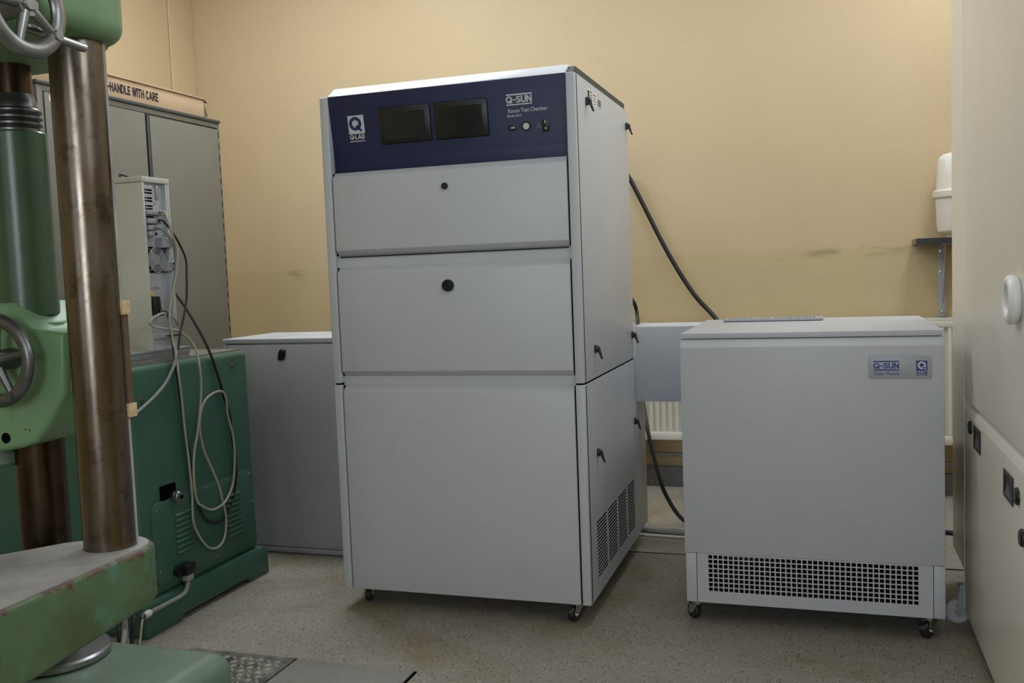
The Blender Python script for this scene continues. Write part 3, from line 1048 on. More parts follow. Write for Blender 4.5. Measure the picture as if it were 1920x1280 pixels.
# ================================================================== low grey cabinet
gc = root('supply_cabinet', (-2.33, 4.0, 0), 'low dark-fronted grey cabinet between green console and test chamber', 'cabinet')
G = M['cab_grey']
put('cabinet_body', box(-2.684, -1.99, 3.83, 4.25, 0.0, 0.985, 0.002), G, gc)
put('lid', box(-2.686, -1.988, 3.803, 4.252, 0.986, 1.008, 0.003), M['panel'], gc)
put('side_frame', box(-2.686, -2.663, 3.805, 3.83, 0.004, 0.985, 0.002), G, gc)
put('side_frame', box(-2.012, -1.988, 3.805, 3.83, 0.004, 0.985, 0.002), G, gc)
put('plinth', box(-2.663, -2.012, 3.805, 3.83, 0.004, 0.028, 0.001), G, gc)
gd = put('door', box(-2.659, -2.016, 3.803, 3.829, 0.032, 0.981, 0.002), G, gc)
put('handle', lathe([(0.016, 0), (0.017, -0.008), (0.013, -0.016), (0, -0.017)], (-2.362, 3.803, 0.944), 'y', 24,
    prism([(-2.384, 0.912), (-2.376, 0.905), (-2.352, 0.912), (-2.344, 0.944), (-2.380, 0.944)], 'y', 3.789, 3.802, 0.002, 1)), M['black'], gd)
for i in range(2):
    put('scuff_mark', box(-2.50 + i * 0.012, -2.44 + i * 0.012, 3.95 + i * 0.09, 3.955 + i * 0.09, 1.0075, 1.0083), M['locker_top'], gc)

# ================================================================== green console
co = root('machine_console', (-2.7, 3.14, 0), 'teal green steel console with louvred panel under the computer tower', 'console')
T = M['teal']
put('housing', box(-3.05, -2.35, 2.765, 3.505, 0.118, 0.985, 0.028, 5), T, co)
put('top_plate', box(-3.03, -2.372, 2.79, 3.485, 0.980, 0.9895, 0.002), M['locker'], co)
bs = prism([(2.74, 0.02), (2.745, 0.0), (2.94, 0.0), (2.955, 0.022), (3.38, 0.022), (3.395, 0.0), (3.54, 0.0), (3.535, 0.108), (3.515, 0.124), (2.755, 0.124), (2.745, 0.11)], 'x', -3.07, -2.328, 0.004, 2)
put('base', bs, T, co)
# raised louvre panel with rounded corner
lp = [(3.485, 0.16), (3.47, 0.465), (3.44, 0.474), (2.88, 0.474)]
for i in range(1, 6):
    a = math.radians(90 + i * 15)
    lp.append((2.875 + 0.045 * math.cos(a), 0.430 + 0.045 * math.sin(a)))
lp += [(2.83, 0.43), (2.83, 0.20)]
for i in range(1, 6):
    a = math.radians(180 + i * 15)
    lp.append((2.87 + 0.04 * math.cos(a), 0.20 + 0.04 * math.sin(a)))
lp += [(2.87, 0.16)]
pn = put('access_panel', prism(lp, 'x', -2.355, -2.3425, 0.004, 2, caps_only=True), T, co, 'raised access panel with louvres')
lv = prism([(0, 0.0), (0.009, 0.002), (0.010, 0.0055), (0, 0.0135)], 'y', -0.05, 0.05, 0.0012, 1)
LV = finish(lv)
for (yc, zs) in ((3.004, [0.252 + i * 0.0205 for i in range(8)]), (3.327, [0.226 + i * 0.0205 for i in range(9)])):
    for z in zs:
        inst('louvre', LV, T, (-2.3428, yc, z), pn)
SCREW = finish(lathe([(0.0045, 0), (0.004, 0.0022), (0, 0.003)], (0, 0, 0), 'x', 10))
for (y, z) in ((2.855, 0.445), (2.855, 0.33), (2.855, 0.215), (2.99, 0.462), (3.15, 0.464), (3.30, 0.464), (3.455, 0.455), (3.47, 0.33), (3.472, 0.20), (3.20, 0.175)):
    inst('screw', SCREW, M['zinc'], (-2.3425, y, z), pn)
BOLT = finish(lathe([(0.010, 0), (0.009, 0.003), (0.004, 0.004), (0.0035, 0.001), (0, 0.001)], (0, 0, 0), 'x', 14))
for (y, z) in ((2.826, 0.862), (3.387, 0.925)):
    inst('bolt', BOLT, M['brown'], (-2.350, y, z), co)
for (y,) in ((2.80,), (2.93,), (3.06,), (3.19,), (3.32,), (3.45,)):
    put('screw', lathe([(0.004, 0), (0.0035, 0.002), (0, 0.0026)], (-2.379, y, 0.9893), 'z', 8), M['zinc'], co)
# socket opening with cable gland, plug below
so = put('socket_opening', box(-2.40, -2.3418, 2.888, 2.971, 0.475, 0.527, 0.001), M['void'], co)
gl = cyl((-2.36, 2.955, 0.482), (-2.325, 2.951, 0.480), 0.020, 0.020, 8)
cyl((-2.325, 2.951, 0.480), (-2.300, 2.948, 0.478), 0.0165, 0.0165, 20, gl)
torus((-2.312, 2.9495, 0.479), 'x', 0.016, 0.005, 20, 8, gl)
put('cable_gland', gl, M['steel'], so)
put('gland_hole', cyl((-2.301, 2.9482, 0.4781), (-2.2992, 2.948, 0.478), 0.008, 0.008, 14), M['void'], so)
pg = put('plug', box(-2.345, -2.300, 2.952, 3.008, 0.172, 0.212, 0.004), M['black'], co, 'black mains connector with metal conduit')
cyl_b = cyl((-2.345, 2.945, 0.192), (-2.320, 2.945, 0.192), 0.021, n=16)
put('plug_cap', cyl_b, M['black'], pg)
put('clamp', box(-2.330, -2.302, 2.958, 2.992, 0.148, 0.171, 0.002), M['grey_plastic'], pg)
put('conduit', tube([(-2.316, 2.975, 0.152), (-2.314, 2.968, 0.135), (-2.312, 2.952, 0.115), (-2.311, 2.92, 0.105), (-2.311, 2.84, 0.104), (-2.311, 2.76, 0.104), (-2.311, 2.72, 0.103)], 0.0085, 10), M['grey_cable'], pg)
put('ferrule', cyl((-2.311, 2.745, 0.104), (-2.311, 2.715, 0.102), 0.013, n=14), M['print_light'], pg)

# cable tails below the console
tails = [([(-2.311, 2.715, 0.102), (-2.30, 2.69, 0.09), (-2.295, 2.672, 0.04), (-2.30, 2.66, 0.008)], 0.006, 'black_cable', 'black cable tail hanging from the conduit end at the console'),
         ([(-2.312, 2.712, 0.104), (-2.29, 2.675, 0.085), (-2.28, 2.65, 0.04), (-2.27, 2.62, 0.008)], 0.004, 'beige_cable', 'thin beige cable tail beside the console foot'),
         ([(-2.35, 2.73, 0.12), (-2.30, 2.65, 0.12), (-2.29, 2.625, 0.06), (-2.28, 2.60, 0.010)], 0.007, 'black_cable', 'thick black cable tail in the middle of the console bundle'),
         ([(-2.40, 2.73, 0.10), (-2.32, 2.60, 0.11), (-2.30, 2.57, 0.06), (-2.30, 2.55, 0.010)], 0.007, 'black_cable', 'black cable tail furthest from the console foot'),
         ([(-2.42, 2.735, 0.12), (-2.36, 2.66, 0.105), (-2.30, 2.60, 0.09), (-2.25, 2.52, 0.03), (-2.23, 2.49, 0.012)], 0.009, 'grey_cable', 'grey sheathed cable lying among the black console cables')]
for pts, r, m_, lb in tails:
    tag(put('cable', tube(pts, r, 8), M[m_]), lb, 'cable')

# ================================================================== aluminium rails and computer tower
rl = root('profile_rails', (-2.6, 3.0, 0.9895), 'aluminium profile rails lying under the computer tower', 'rails')


def rail_profile(x0, x1, z0, z1):
    g = 0.006
    zc = (z0 + z1) / 2
    return [(x0, z0), (x1, z0), (x1, zc - 0.0035), (x1 - g, zc - 0.0035), (x1 - g, zc + 0.0035), (x1, zc + 0.0035), (x1, z1), (x0, z1)]


for (x0, x1) in ((-2.425, -2.385), (-2.90, -2.86)):
    m_ = bmesh.new()
    for z0 in (0.9900, 1.0098):
        pr = rail_profile(x0, x1, z0, z0 + 0.0195)
        prism([(p[0], p[1]) for p in pr], 'y', 2.80, 3.165, 0.0008, 1, m_)
    put('rail', m_, M['alu'], rl)

pc = root('computer_tower', (-2.68, 3.04, 1.03), 'tall beige computer tower standing on the green console', 'computer')
TX, TY0, TY1, TZ0, TZ1 = -2.40, 2.964, 3.118, 1.0295, 1.681
B = M['pc']
put('side_panel', box(-2.665, TX, TY0, TY0 + 0.012, TZ0, TZ1 - 0.022, 0.002), B, pc)
put('side_panel', box(-2.665, TX, TY1 - 0.010, TY1, TZ0, TZ1 - 0.004, 0.002), B, pc)
put('top_cover', box(-2.665, TX + 0.002, TY0 - 0.001, TY1 + 0.001, TZ1 - 0.0205, TZ1, 0.002), B, pc)
put('bottom_plate', box(-2.665, TX - 0.01, TY0 + 0.012, TY1 - 0.01, TZ0, TZ0 + 0.012), M['pc_back'], pc)
bk = put('rear_panel', box(-2.432, -2.42, TY0 + 0.010, TY1 - 0.008, TZ0 + 0.01, TZ1 - 0.012), M['pc_back'], pc, 'bare steel rear panel with connectors')
put('front_bezel', box(-2.68, -2.66, TY0, TY1, TZ0, TZ1, 0.004), B, pc)
put('corner_flange', box(-2.425, -2.402, TY1 - 0.020, TY1 - 0.009, TZ0 + 0.012, TZ1 - 0.02, 0.001), M['pc_back'], pc)
BX = -2.42
for z in (1.620, 1.590, 1.560, 1.530):
    for k_ in range(2):
        for q in range(2):
            put('vent_slot', box(BX, BX + 0.001, TY0 + 0.013 + q * 0.034, TY0 + 0.043 + q * 0.034, z + k_ * 0.011, z + k_ * 0.011 + 0.006), M['void'], bk)
for q in range(3):
    put('slot_label', box(BX, BX + 0.0012, TY0 + 0.013 + q * 0.023, TY0 + 0.031 + q * 0.023, 1.643, 1.652), M['white_plastic'], bk)
put('port', box(BX, BX + 0.008, 3.058, 3.073, 1.60, 1.655, 0.003), M['zinc'], bk)
for (y, z) in ((3.085, 1.664), (3.062, 1.664), (3.052, 1.585), (3.056, 1.555), (2.972, 1.655)):
    put('screw', lathe([(0.005, 0), (0.0045, 0.003), (0, 0.0036)], (BX, y, z), 'x', 10), M['zinc'], bk)
for (y0, y1, z) in ((2.978, 3.078, 1.548), (2.980, 3.062, 1.515), (2.982, 3.040, 1.490), (2.982, 3.025, 1.468)):
    pl = put('connector', box(BX, BX + 0.030, y0, y1, z - 0.009, z + 0.009, 0.003), M['grey_plastic'], bk)
    put('connector_screw', box(BX + 0.0295, BX + 0.032, y0 + 0.6 * (y1 - y0), y0 + 0.6 * (y1 - y0) + 0.011, z - 0.004, z + 0.004), M['black'], pl)
for (y0, y1, z0, z1) in ((3.045, 3.107, 1.415, 1.455), (3.068, 3.107, 1.325, 1.365)):
    pl = put('connector', prism([(y0, z0), (y1, z0 + 0.004), (y1, z1 - 0.004), (y0, z1)], 'x', BX, -2.385, 0.002, 1), M['grey_plastic'], bk)
    for zz in (z0 + 0.006, z1 - 0.012):
        put('connector_screw', box(-2.3855, -2.378, y1 - 0.012, y1 + 0.001, zz, zz + 0.007, 0.001), M['black'], pl)
fan = put('fan', box(BX, BX + 0.006, 2.976, 3.090, 1.322, 1.420, 0.002), M['void'], bk, 'black fan with round wire guard')
FC = (BX + 0.010, 3.036, 1.371)
put('fan_hub', lathe([(0.020, -0.004), (0.020, 0.0), (0.0, 0.001)], FC, 'x', 24), M['grey_plastic'], fan)
gd_ = bmesh.new()
for R_ in (0.024, 0.030, 0.036, 0.042, 0.048):
    torus(FC, 'x', R_, 0.0015, 40, 6, gd_)
for i in range(4):
    a = math.radians(45 + 90 * i)
    tube([(FC[0], FC[1] + 0.018 * math.cos(a), FC[2] + 0.018 * math.sin(a)), (FC[0], FC[1] + 0.060 * math.cos(a), FC[2] + 0.060 * math.sin(a))], 0.0013, 6, 1, gd_)
put('fan_guard', gd_, M['bracket'], fan)
put('tape_tag', box(BX, BX + 0.012, 2.980, 3.004, 1.232, 1.250, 0.001), M['yellow'], bk)
pp = put('power_plug', prism([(2.980, 1.232), (3.012, 1.232), (3.018, 1.175), (3.000, 1.162), (2.980, 1.164)], 'x', BX, BX + 0.032, 0.004, 2), M['black'], bk, 'black power plug')
put('strain_relief', tube([(BX + 0.025, 2.992, 1.168), (BX + 0.035, 3.00, 1.163), (-2.378, 3.016, 1.168)], 0.0065, 8), M['black'], pp)
put('cable_bracket', box(BX + 0.001, BX + 0.008, 2.978, 3.106, 1.070, 1.090, 0.001), M['pc_back'], bk)
for y in (3.040, 3.075):
    put('cable_tie', torus((-2.372, y, 1.080), 'z', 0.015, 0.003, 16, 6), M['black'], bk)
for i in range(3):
    put('hook', tube([(BX, 3.0 + i * 0.018, 1.262), (BX + 0.005, 3.0 + i * 0.018, 1.268), (BX + 0.004, 3.006 + i * 0.018, 1.258)], 0.0012, 6, 2), M['zinc'], bk)

# ------------------------------------------------------------------ cables hanging at the console
CABLE_BEIGE = [(-2.385, 3.038, 1.551), (-2.37, 3.046, 1.548), (-2.35, 3.038, 1.509), (-2.35, 3.058, 1.459), (-2.35, 3.076, 1.419), (-2.35, 3.079, 1.384), (-2.355, 3.074, 1.327), (-2.36, 3.059, 1.268), (-2.36, 3.034, 1.208), (-2.36, 3.021, 1.146), (-2.36, 3.028, 1.089), (-2.355, 3.027, 1.05), (-2.34, 3.02, 0.987), (-2.325, 3.006, 0.944), (-2.325, 3.015, 0.851), (-2.325, 3.021, 0.747), (-2.325, 3.029, 0.661), (-2.325, 3.035, 0.598), (-2.325, 3.042, 0.475), (-2.325, 3.038, 0.366), (-2.325, 3.059, 0.309), (-2.325, 3.106, 0.245), (-2.325, 3.152, 0.218), (-2.325, 3.198, 0.218), (-2.325, 3.23, 0.244), (-2.325, 3.245, 0.293), (-2.325, 3.246, 0.337), (-2.325, 3.23, 0.396), (-2.325, 3.209, 0.467), (-2.325, 3.15, 0.581), (-2.325, 3.13, 0.621), (-2.325, 3.112, 0.711), (-2.325, 3.133, 0.784), (-2.325, 3.178, 0.824), (-2.325, 3.257, 0.837), (-2.325, 3.294, 0.808), (-2.325, 3.301, 0.732), (-2.325, 3.326, 0.65), (-2.325, 3.332, 0.56), (-2.325, 3.309, 0.448), (-2.32, 3.244, 0.388), (-2.318, 3.183, 0.375), (-2.318, 3.138, 0.38), (-2.318, 3.092, 0.405), (-2.316, 3.059, 0.434), (-2.314, 3.044, 0.509), (-2.314, 3.048, 0.581), (-2.314, 3.061, 0.641), (-2.314, 3.082, 0.693), (-2.316, 3.111, 0.787), (-2.318, 3.13, 0.879), (-2.32, 3.13, 0.951), (-2.34, 3.143, 1.01), (-2.355, 3.128, 1.056), (-2.36, 3.076, 1.091), (-2.365, 3.027, 1.105), (-2.37, 2.958, 1.116), (-2.37, 2.923, 1.13), (-2.37, 2.925, 1.144), (-2.37, 2.962, 1.16), (-2.37, 3.008, 1.167), (-2.37, 3.056, 1.148), (-2.39, 3.108, 1.116)]
CABLE_BLACK_THIN = [(-2.385, 3.022, 1.518), (-2.37, 3.031, 1.516), (-2.36, 3.061, 1.482), (-2.36, 3.104, 1.434), (-2.36, 3.14, 1.372), (-2.36, 3.139, 1.306), (-2.36, 3.131, 1.225), (-2.36, 3.116, 1.174), (-2.36, 3.095, 1.123), (-2.35, 3.062, 1.08), (-2.35, 3.047, 1.03), (-2.332, 3.011, 0.994), (-2.336, 2.982, 0.94)]
CABLE_GREY = [(-2.385, 3.008, 1.491), (-2.37, 3.013, 1.489), (-2.365, 3.036, 1.475), (-2.36, 3.057, 1.447), (-2.365, 3.085, 1.403), (-2.365, 3.085, 1.342), (-2.37, 3.067, 1.26), (-2.37, 3.047, 1.179), (-2.37, 3.041, 1.118), (-2.36, 3.037, 1.057), (-2.337, 3.015, 1.008), (-2.333, 2.997, 0.973), (-2.333, 2.942, 0.911), (-2.333, 2.878, 0.87), (-2.333, 2.814, 0.84), (-2.333, 2.771, 0.823), (-2.333, 2.714, 0.809), (-2.34, 2.668, 0.78), (-2.345, 2.652, 0.70), (-2.33, 2.64, 0.45), (-2.31, 2.62, 0.20), (-2.29, 2.60, 0.010)]
CABLE_BLACK_THICK = [(-2.385, 3.0, 1.174), (-2.37, 3.018, 1.169), (-2.372, 3.041, 1.129), (-2.372, 3.042, 1.077), (-2.35, 3.021, 1.018), (-2.338, 3.017, 0.916), (-2.338, 3.031, 0.801), (-2.338, 3.048, 0.678), (-2.338, 3.056, 0.635), (-2.338, 3.067, 0.547), (-2.33, 3.069, 0.477), (-2.33, 3.083, 0.415), (-2.33, 3.111, 0.359), (-2.33, 3.149, 0.327), (-2.33, 3.2, 0.314), (-2.33, 3.244, 0.32), (-2.335, 3.291, 0.349), (-2.338, 3.335, 0.406), (-2.338, 3.353, 0.472), (-2.338, 3.354, 0.555), (-2.338, 3.34, 0.634), (-2.338, 3.334, 0.727), (-2.338, 3.298, 0.812), (-2.338, 3.277, 0.883), (-2.345, 3.237, 0.993), (-2.37, 3.214, 1.081), (-2.42, 3.190, 1.19), (-2.49, 3.190, 1.272), (-2.56, 3.150, 1.330), (-2.58, 3.122, 1.345)]
tag(put('cable', tube(CABLE_BEIGE, 0.0046, 8, 5), M['beige_cable']), 'long looped beige cable hanging from the computer over the console', 'cable')
tag(put('cable', tube(CABLE_BLACK_THIN, 0.0042, 8, 5), M['black_cable']), 'short thin black cable bowing out from the computer connectors', 'cable')
tag(put('cable', tube(CABLE_GREY, 0.0062, 8, 5), M['grey_cable']), 'grey cable swinging from the computer towards the steel column', 'cable')
tag(put('cable', tube(CABLE_BLACK_THICK, 0.0055, 8, 5), M['black_cable']), 'long black cable looping low across the teal console', 'cable')

tag(put('cable', tube([(-2.66, 3.16, 1.60), (-2.61, 3.10, 1.70), (-2.567, 3.05, 1.703), (-2.53, 3.05, 1.692), (-2.515, 3.055, 1.6815)], 0.004, 8, 5), M['black_cable']), 'short black lead arching behind the top of the computer tower', 'cable')

# ================================================================== locker and cardboard box
lk = root('steel_locker', (-3.35, 3.85, 0), 'tall grey two-door steel locker behind the green console', 'locker')
K = M['locker']
put('cabinet_body', box(-3.60, -3.115, 3.22, 4.485, 0.0, 2.132, 0.003), K, lk)
put('top_trim', box(-3.605, -3.095, 3.212, 4.488, 2.133, 2.148, 0.002), M['locker_top'], lk)
put('face_frame', box(-3.115, -3.103, 3.22, 3.252, 0.0, 2.132, 0.002), K, lk)
put('face_frame', box(-3.115, -3.103, 4.468, 4.485, 0.0, 2.132, 0.002), K, lk)
put('face_frame', box(-3.115, -3.103, 3.252, 4.468, 2.106, 2.132, 0.002), K, lk)
ld = put('door', box(-3.114, -3.098, 3.255, 3.882, 0.09, 2.103, 0.003), K, lk)
put('door', box(-3.114, -3.098, 3.915, 4.465, 0.09, 2.098, 0.003), K, lk)
put('door_gap', box(-3.116, -3.1125, 3.884, 3.913, 0.09, 2.103), M['void'], lk)
put('edge_strip', box(-3.113, -3.103, 3.900, 3.913, 0.09, 2.100, 0.001), M['locker_top'], lk)
lb = put('label', box(-3.0985, -3.0975, 3.281, 3.33, 2.068, 2.092), M['white_plastic'], ld, 'small white label')
put('print', box(-3.0978, -3.0972, 3.285, 3.30, 2.084, 2.088), M['print_black'], lb)
put('print', box(-3.0978, -3.0972, 3.285, 3.325, 2.074, 2.078), M['print_black'], lb)
HS = finish(box(-0.001, 0.001, -0.002, 0.002, -0.018, 0.018))
for i in range(32):
    inst('hinge_slit', HS, M['void'], (-3.1025, 4.4725, 0.15 + i * 0.062), lk)

cb = root('cardboard_box', (-3.33, 3.8, 2.148), 'long flat brown cardboard box lying on the locker', 'box')
put('carton', box(-3.52, -3.12, 3.20, 4.385, 2.149, 2.246, 0.002), M['card'], cb)
put('top_flap', prism([(-3.53, 3.19), (-3.112, 3.19), (-3.112, 4.38), (-3.16, 4.475), (-3.30, 4.47), (-3.53, 4.43)], 'z', 2.247, 2.253), M['card'], cb)
put('end_flap', prism([(4.386, 2.24), (4.386, 2.15), (4.425, 2.168)], 'x', -3.50, -3.126), M['card_in'], cb)
inst('lettering', heavy_text('-HANDLE WITH CARE', 0.352, 0.043, 0.26), M['print_black'], (-3.1194, 3.664, 2.177), cb, None, (0, 0, math.radians(90)))

# ================================================================== materials testing machine (foreground)
tm_ = root('testing_machine', (-1.75, 1.4, 0), 'old green column testing machine with handwheels in the foreground', 'testing machine')
C1 = (-1.475, 1.645)
C2 = (-1.752, 1.748)
put('base', box(-2.45, -1.345, 0.75, 1.90, 0.0, 0.40, 0.055, 6), M['green_low'], tm_)
put('flange_plate', lathe([(0.118, 0.399), (0.125, 0.404), (0.125, 0.416), (0.120, 0.421), (0.07, 0.422)], (*C2, 0), 'z', 48), M['steel'], tm_)
put('ram', cyl((-1.70, 1.25, 0.39), (-1.70, 1.25, 0.60), 0.09, n=32), M['column'], tm_)


def arc(c, r, a0, a1, n):
    return [(c[0] + r * math.cos(math.radians(a0 + (a1 - a0) * i / n)), c[1] + r * math.sin(math.radians(a0 + (a1 - a0) * i / n))) for i in range(n + 1)]


plan = arc(C1, 0.088, -5, 150, 12) + [(-1.60, 1.655), (-1.68, 1.545), (-1.95, 1.20), (-1.98, 0.95), (-1.80, 0.80), (-1.40, 0.80), (-1.382, 1.0)]


def slanted(plan, zt, zb, bev):
    m = bmesh.new()
    A = [m.verts.new((p[0], p[1], zb(p))) for p in plan]
    Bv = [m.verts.new((p[0], p[1], zt)) for p in plan]
    n = len(plan)
    m.faces.new(Bv)
    m.faces.new(A)
    for i in range(n):
        m.faces.new((A[i], A[(i + 1) % n], Bv[(i + 1) % n], Bv[i]))
    bmesh.ops.recalc_face_normals(m, faces=m.faces[:])
    es = [e for e in m.edges if all(v in Bv for v in e.verts) or all(v in A for v in e.verts)]
    bmesh.ops.bevel(m, geom=es, offset=bev, segments=4, affect='EDGES', profile=0.5)
    return m


put('lower_crosshead', slanted(plan, 0.715, lambda p: 0.585 - (1.65 - p[1]) * 0.085, 0.014), M['beam'], tm_, 'chipped green lower crosshead', 50)
cx = sum(p[0] for p in plan) / len(plan); cy = sum(p[1] for p in plan) / len(plan)
inner = []
for i, p in enumerate(plan):
    v = Vector((p[0] - cx, p[1] - cy)); L = v.length
    q = v * ((L - 0.012) / L)
    inner.append((cx + q.x, cy + q.y))
put('worn_top', prism(inner, 'z', 0.713, 0.7162), M['worn_top'], tm_, 'dusty bare top of the lower crosshead')
put('column', lathe([(0.055, 0.715), (0.0545, 0.72), (0.0545, 1.84)], (*C1, 0), 'z', 48), M['column'], tm_, 'polished steel front column')
put('rear_column', cyl((*C2, 0.42), (*C2, 0.98), 0.054, n=48), M['column_brown'], tm_, 'brown stained rear column')
put('spindle', cyl((*C2, 1.58), (*C2, 1.86), 0.041, n=40), M['column_brown'], tm_, 'brown stained steel spindle')
thr = [(0.030, 1.62)]
for i in range(4):
    z = 1.632 + i * 0.0145
    thr += [(0.052, z), (0.057, z + 0.003), (0.057, z + 0.0075), (0.052, z + 0.0105), (0.050, z + 0.0125)]
thr += [(0.049, 1.70), (0.045, 1.706), (0.042, 1.72)]
put('threaded_collar', lathe(thr, (*C2, 0), 'z', 48), M['wheel_dark'], tm_, 'ridged steel collar')
put('sleeve', lathe([(0.058, 1.213), (0.065, 1.217), (0.065, 1.630), (0.062, 1.634), (0.045, 1.635)], (*C2, 0), 'z', 48), M['green_dark'], tm_, 'dark green sleeve on the spindle')
put('sleeve_gap', cyl((*C2, 1.20), (*C2, 1.216), 0.062, n=40), M['void'], tm_)
put('sleeve_flange', lathe([(0.082, 1.186), (0.084, 1.189), (0.084, 1.199), (0.081, 1.202), (0.06, 1.202)], (*C2, 0), 'z', 40), M['green'], tm_)
# middle crosshead: outline across the machine, extruded in depth
half = [(-1.728, 1.248), (-1.664, 1.190), (-1.570, 1.180), (-1.580, 1.045), (-1.628, 0.978), (-1.668, 0.936), (-1.717, 0.921), (-1.779, 0.911)]
mid = -1.95
prof = half + [(2 * mid - x, z) for x, z in reversed(half)]
put('middle_crosshead', prism(prof, 'y', 1.655, 1.845, 0.013, 4, caps_only=True), M['green'], tm_, 'pale green middle crosshead', 40)
put('machined_face', prism([(1.674, 1.186), (1.83, 1.186), (1.83, 1.045), (1.674, 1.045)], 'x', -1.58, -1.5665, 0.002), M['worn_top'], tm_)
put('boss', lathe([(0.05, 0.87), (0.058, 0.878), (0.058, 0.93)], (-1.84, 1.72, 0), 'z', 32), M['green_low'], tm_)
put('plug_hole', cyl((-1.752, 1.653, 0.945), (-1.752, 1.662, 0.945), 0.012, n=20), M['void'], tm_)
for (x, z) in ((-1.695, 0.965), (-1.683, 0.964)):
    put('paint_chip', cyl((x, 1.6545, z), (x, 1.657, z), 0.0028, n=8), M['brown'], tm_)
# upper crosshead: hull round both columns
plan2 = arc(C1, 0.094, -5, 75, 8) + [(-1.60, 1.86), (-1.76, 1.875), (-2.2, 1.86), (-2.2, 1.2), (-1.9, 1.0), (-1.40, 1.0), (-1.381, 1.05)]
uc = bmesh.new()
vv0 = [uc.verts.new((p[0], p[1], 1.785)) for p in plan2]
vv1 = [uc.verts.new((p[0], p[1], 2.15)) for p in plan2]
uc.faces.new(vv0); uc.faces.new(vv1)
for i in range(len(plan2)):
    uc.faces.new((vv0[i], vv0[(i + 1) % len(plan2)], vv1[(i + 1) % len(plan2)], vv1[i]))
bmesh.ops.recalc_face_normals(uc, faces=uc.faces[:])
bmesh.ops.bevel(uc, geom=[e for e in uc.edges if all(v in vv0 for v in e.verts)], offset=0.035, segments=5, affect='EDGES', profile=0.5)
put('upper_crosshead', uc, M['green'], tm_, 'pale green upper crosshead', 50)


def handwheel(center, axis, R, mat, spin, parent, label, hub_to):
    """rim of D section, five spokes, hub with shaft"""
    c = Vector(center)
    h = put('handwheel', torus(c, axis, R - 0.0150, 0.0150, 56, 12, flat=0.75), mat, parent, label)
    ax = {'x': Vector((1, 0, 0)), 'y': Vector((0, -1, 0))}[axis]
    e1 = {'x': Vector((0, 1, 0)), 'y': Vector((1, 0, 0))}[axis]
    e2 = Vector((0, 0, 1))
    for i in range(5):
        a = math.radians(spin + 72 * i)
        d = e1 * math.cos(a) + e2 * math.sin(a)
        m = cyl(c + d * 0.014 + ax * 0.002, c + d * (R - 0.014), 0.0105, 0.0075, 12)
        put('spoke', m, mat, h)
        if i in (0,):
            put('grip_boss', cyl(c + d * (R - 0.017) - ax * 0.004, c + d * (R - 0.017) + ax * 0.014, 0.0105, 0.0095, 16), mat, h)
    hb = cyl(c - ax * hub_to, c + ax * 0.010, 0.024, 0.022, 28)
    cyl(c + ax * 0.010, c + ax * 0.016, 0.014, 0.012, 20, hb)
    put('hub', hb, mat, h)
    return h


handwheel((-1.335, 1.372, 1.780), 'x', 0.094, M['wheel'], -33, tm_, 'bright cast handwheel on the upper crosshead', 0.05)
handwheel((-1.712, 1.605, 1.125), 'y', 0.104, M['wheel_dark'], -62, tm_, 'dark cast handwheel on the middle crosshead', 0.055)
put('lever', cyl((-1.365, 1.40, 1.750), (-1.365, 1.545, 1.742), 0.0085, n=16), M['steel'], tm_, 'short steel lever rod')
put('lever_stub', cyl((-1.40, 1.40, 1.80), (-1.365, 1.40, 1.75), 0.008, n=12), M['steel'], tm_)
# scale rule beside the front column
put('rule_backing', box(-1.4280, -1.4250, 1.664, 1.674, 0.72, 1.785), M['worn_top'], tm_)
put('rule', box(-1.4250, -1.4205, 1.667, 1.682, 1.00, 1.235), M['brown'], tm_)
put('rule_block', box(-1.4260, -1.4145, 1.664, 1.685, 1.215, 1.245, 0.001), M['tan'], tm_)
put('rule_block', box(-1.4260, -1.4145, 1.664, 1.685, 0.995, 1.024, 0.001), M['tan'], tm_)

# ================================================================== cream cabinet at the right
rc = root('tall_cabinet', (0.76, 2.9, 0), 'tall cream cabinet with white ring handle at the right edge', 'cabinet')
Cc = M['cream_cab']
put('cabinet_body', box(0.470, 1.08, 1.85, 3.985, 0.14, 2.40, 0.006, 3), Cc, rc)
ud = put('door', box(0.4500, 0.470, 1.86, 3.503, 0.790, 2.39, 0.004, 3), Cc, rc, 'tall upper door')
ldn = prism([(0.470, 0.05), (0.452, 0.05), (0.450, 0.06), (0.450, 0.745), (0.456, 0.768), (0.470, 0.778)], 'y', 1.86, 3.503, 0.002, 2)
ldr = put('door', ldn, Cc, rc, 'lower door with black latches')
put('plinth', box(0.48, 1.07, 1.87, 3.49, 0.055, 0.14), Cc, rc)
put('corner_bead', box(0.4485, 0.452, 3.500, 3.506, 0.06, 2.385, 0.001), Cc, rc)
hr = torus((0.436, 2.572, 1.161), 'x', 0.046, 0.0155, 40, 12)
put('handle', hr, M['white_plastic'], ud, 'white ring handle')
for (y, z) in ((3.213, 0.700), (2.690, 0.672)):
    h = put('latch', sheet_with_holes(y - 0.064, y + 0.064, z - 0.036, z + 0.036, [(y - 0.048, y + 0.048, z - 0.027, z + 0.027)], lambda u, v, t: (t, u, v), 0.4465, 0.4505), M['black'], ldr, 'black recessed pull latch')
    put('latch_cup', prism([(0.4502, z - 0.027), (0.4502, z + 0.027), (0.4498, z + 0.027), (0.4488, z - 0.027)], 'y', y - 0.048, y + 0.048), M['rubber'], h)
    put('latch_paddle', prism([(y - 0.048, z - 0.027), (y + 0.048, z - 0.027), (y + 0.01, z + 0.006)], 'x', 0.4475, 0.4495), M['latch_grey'], h)
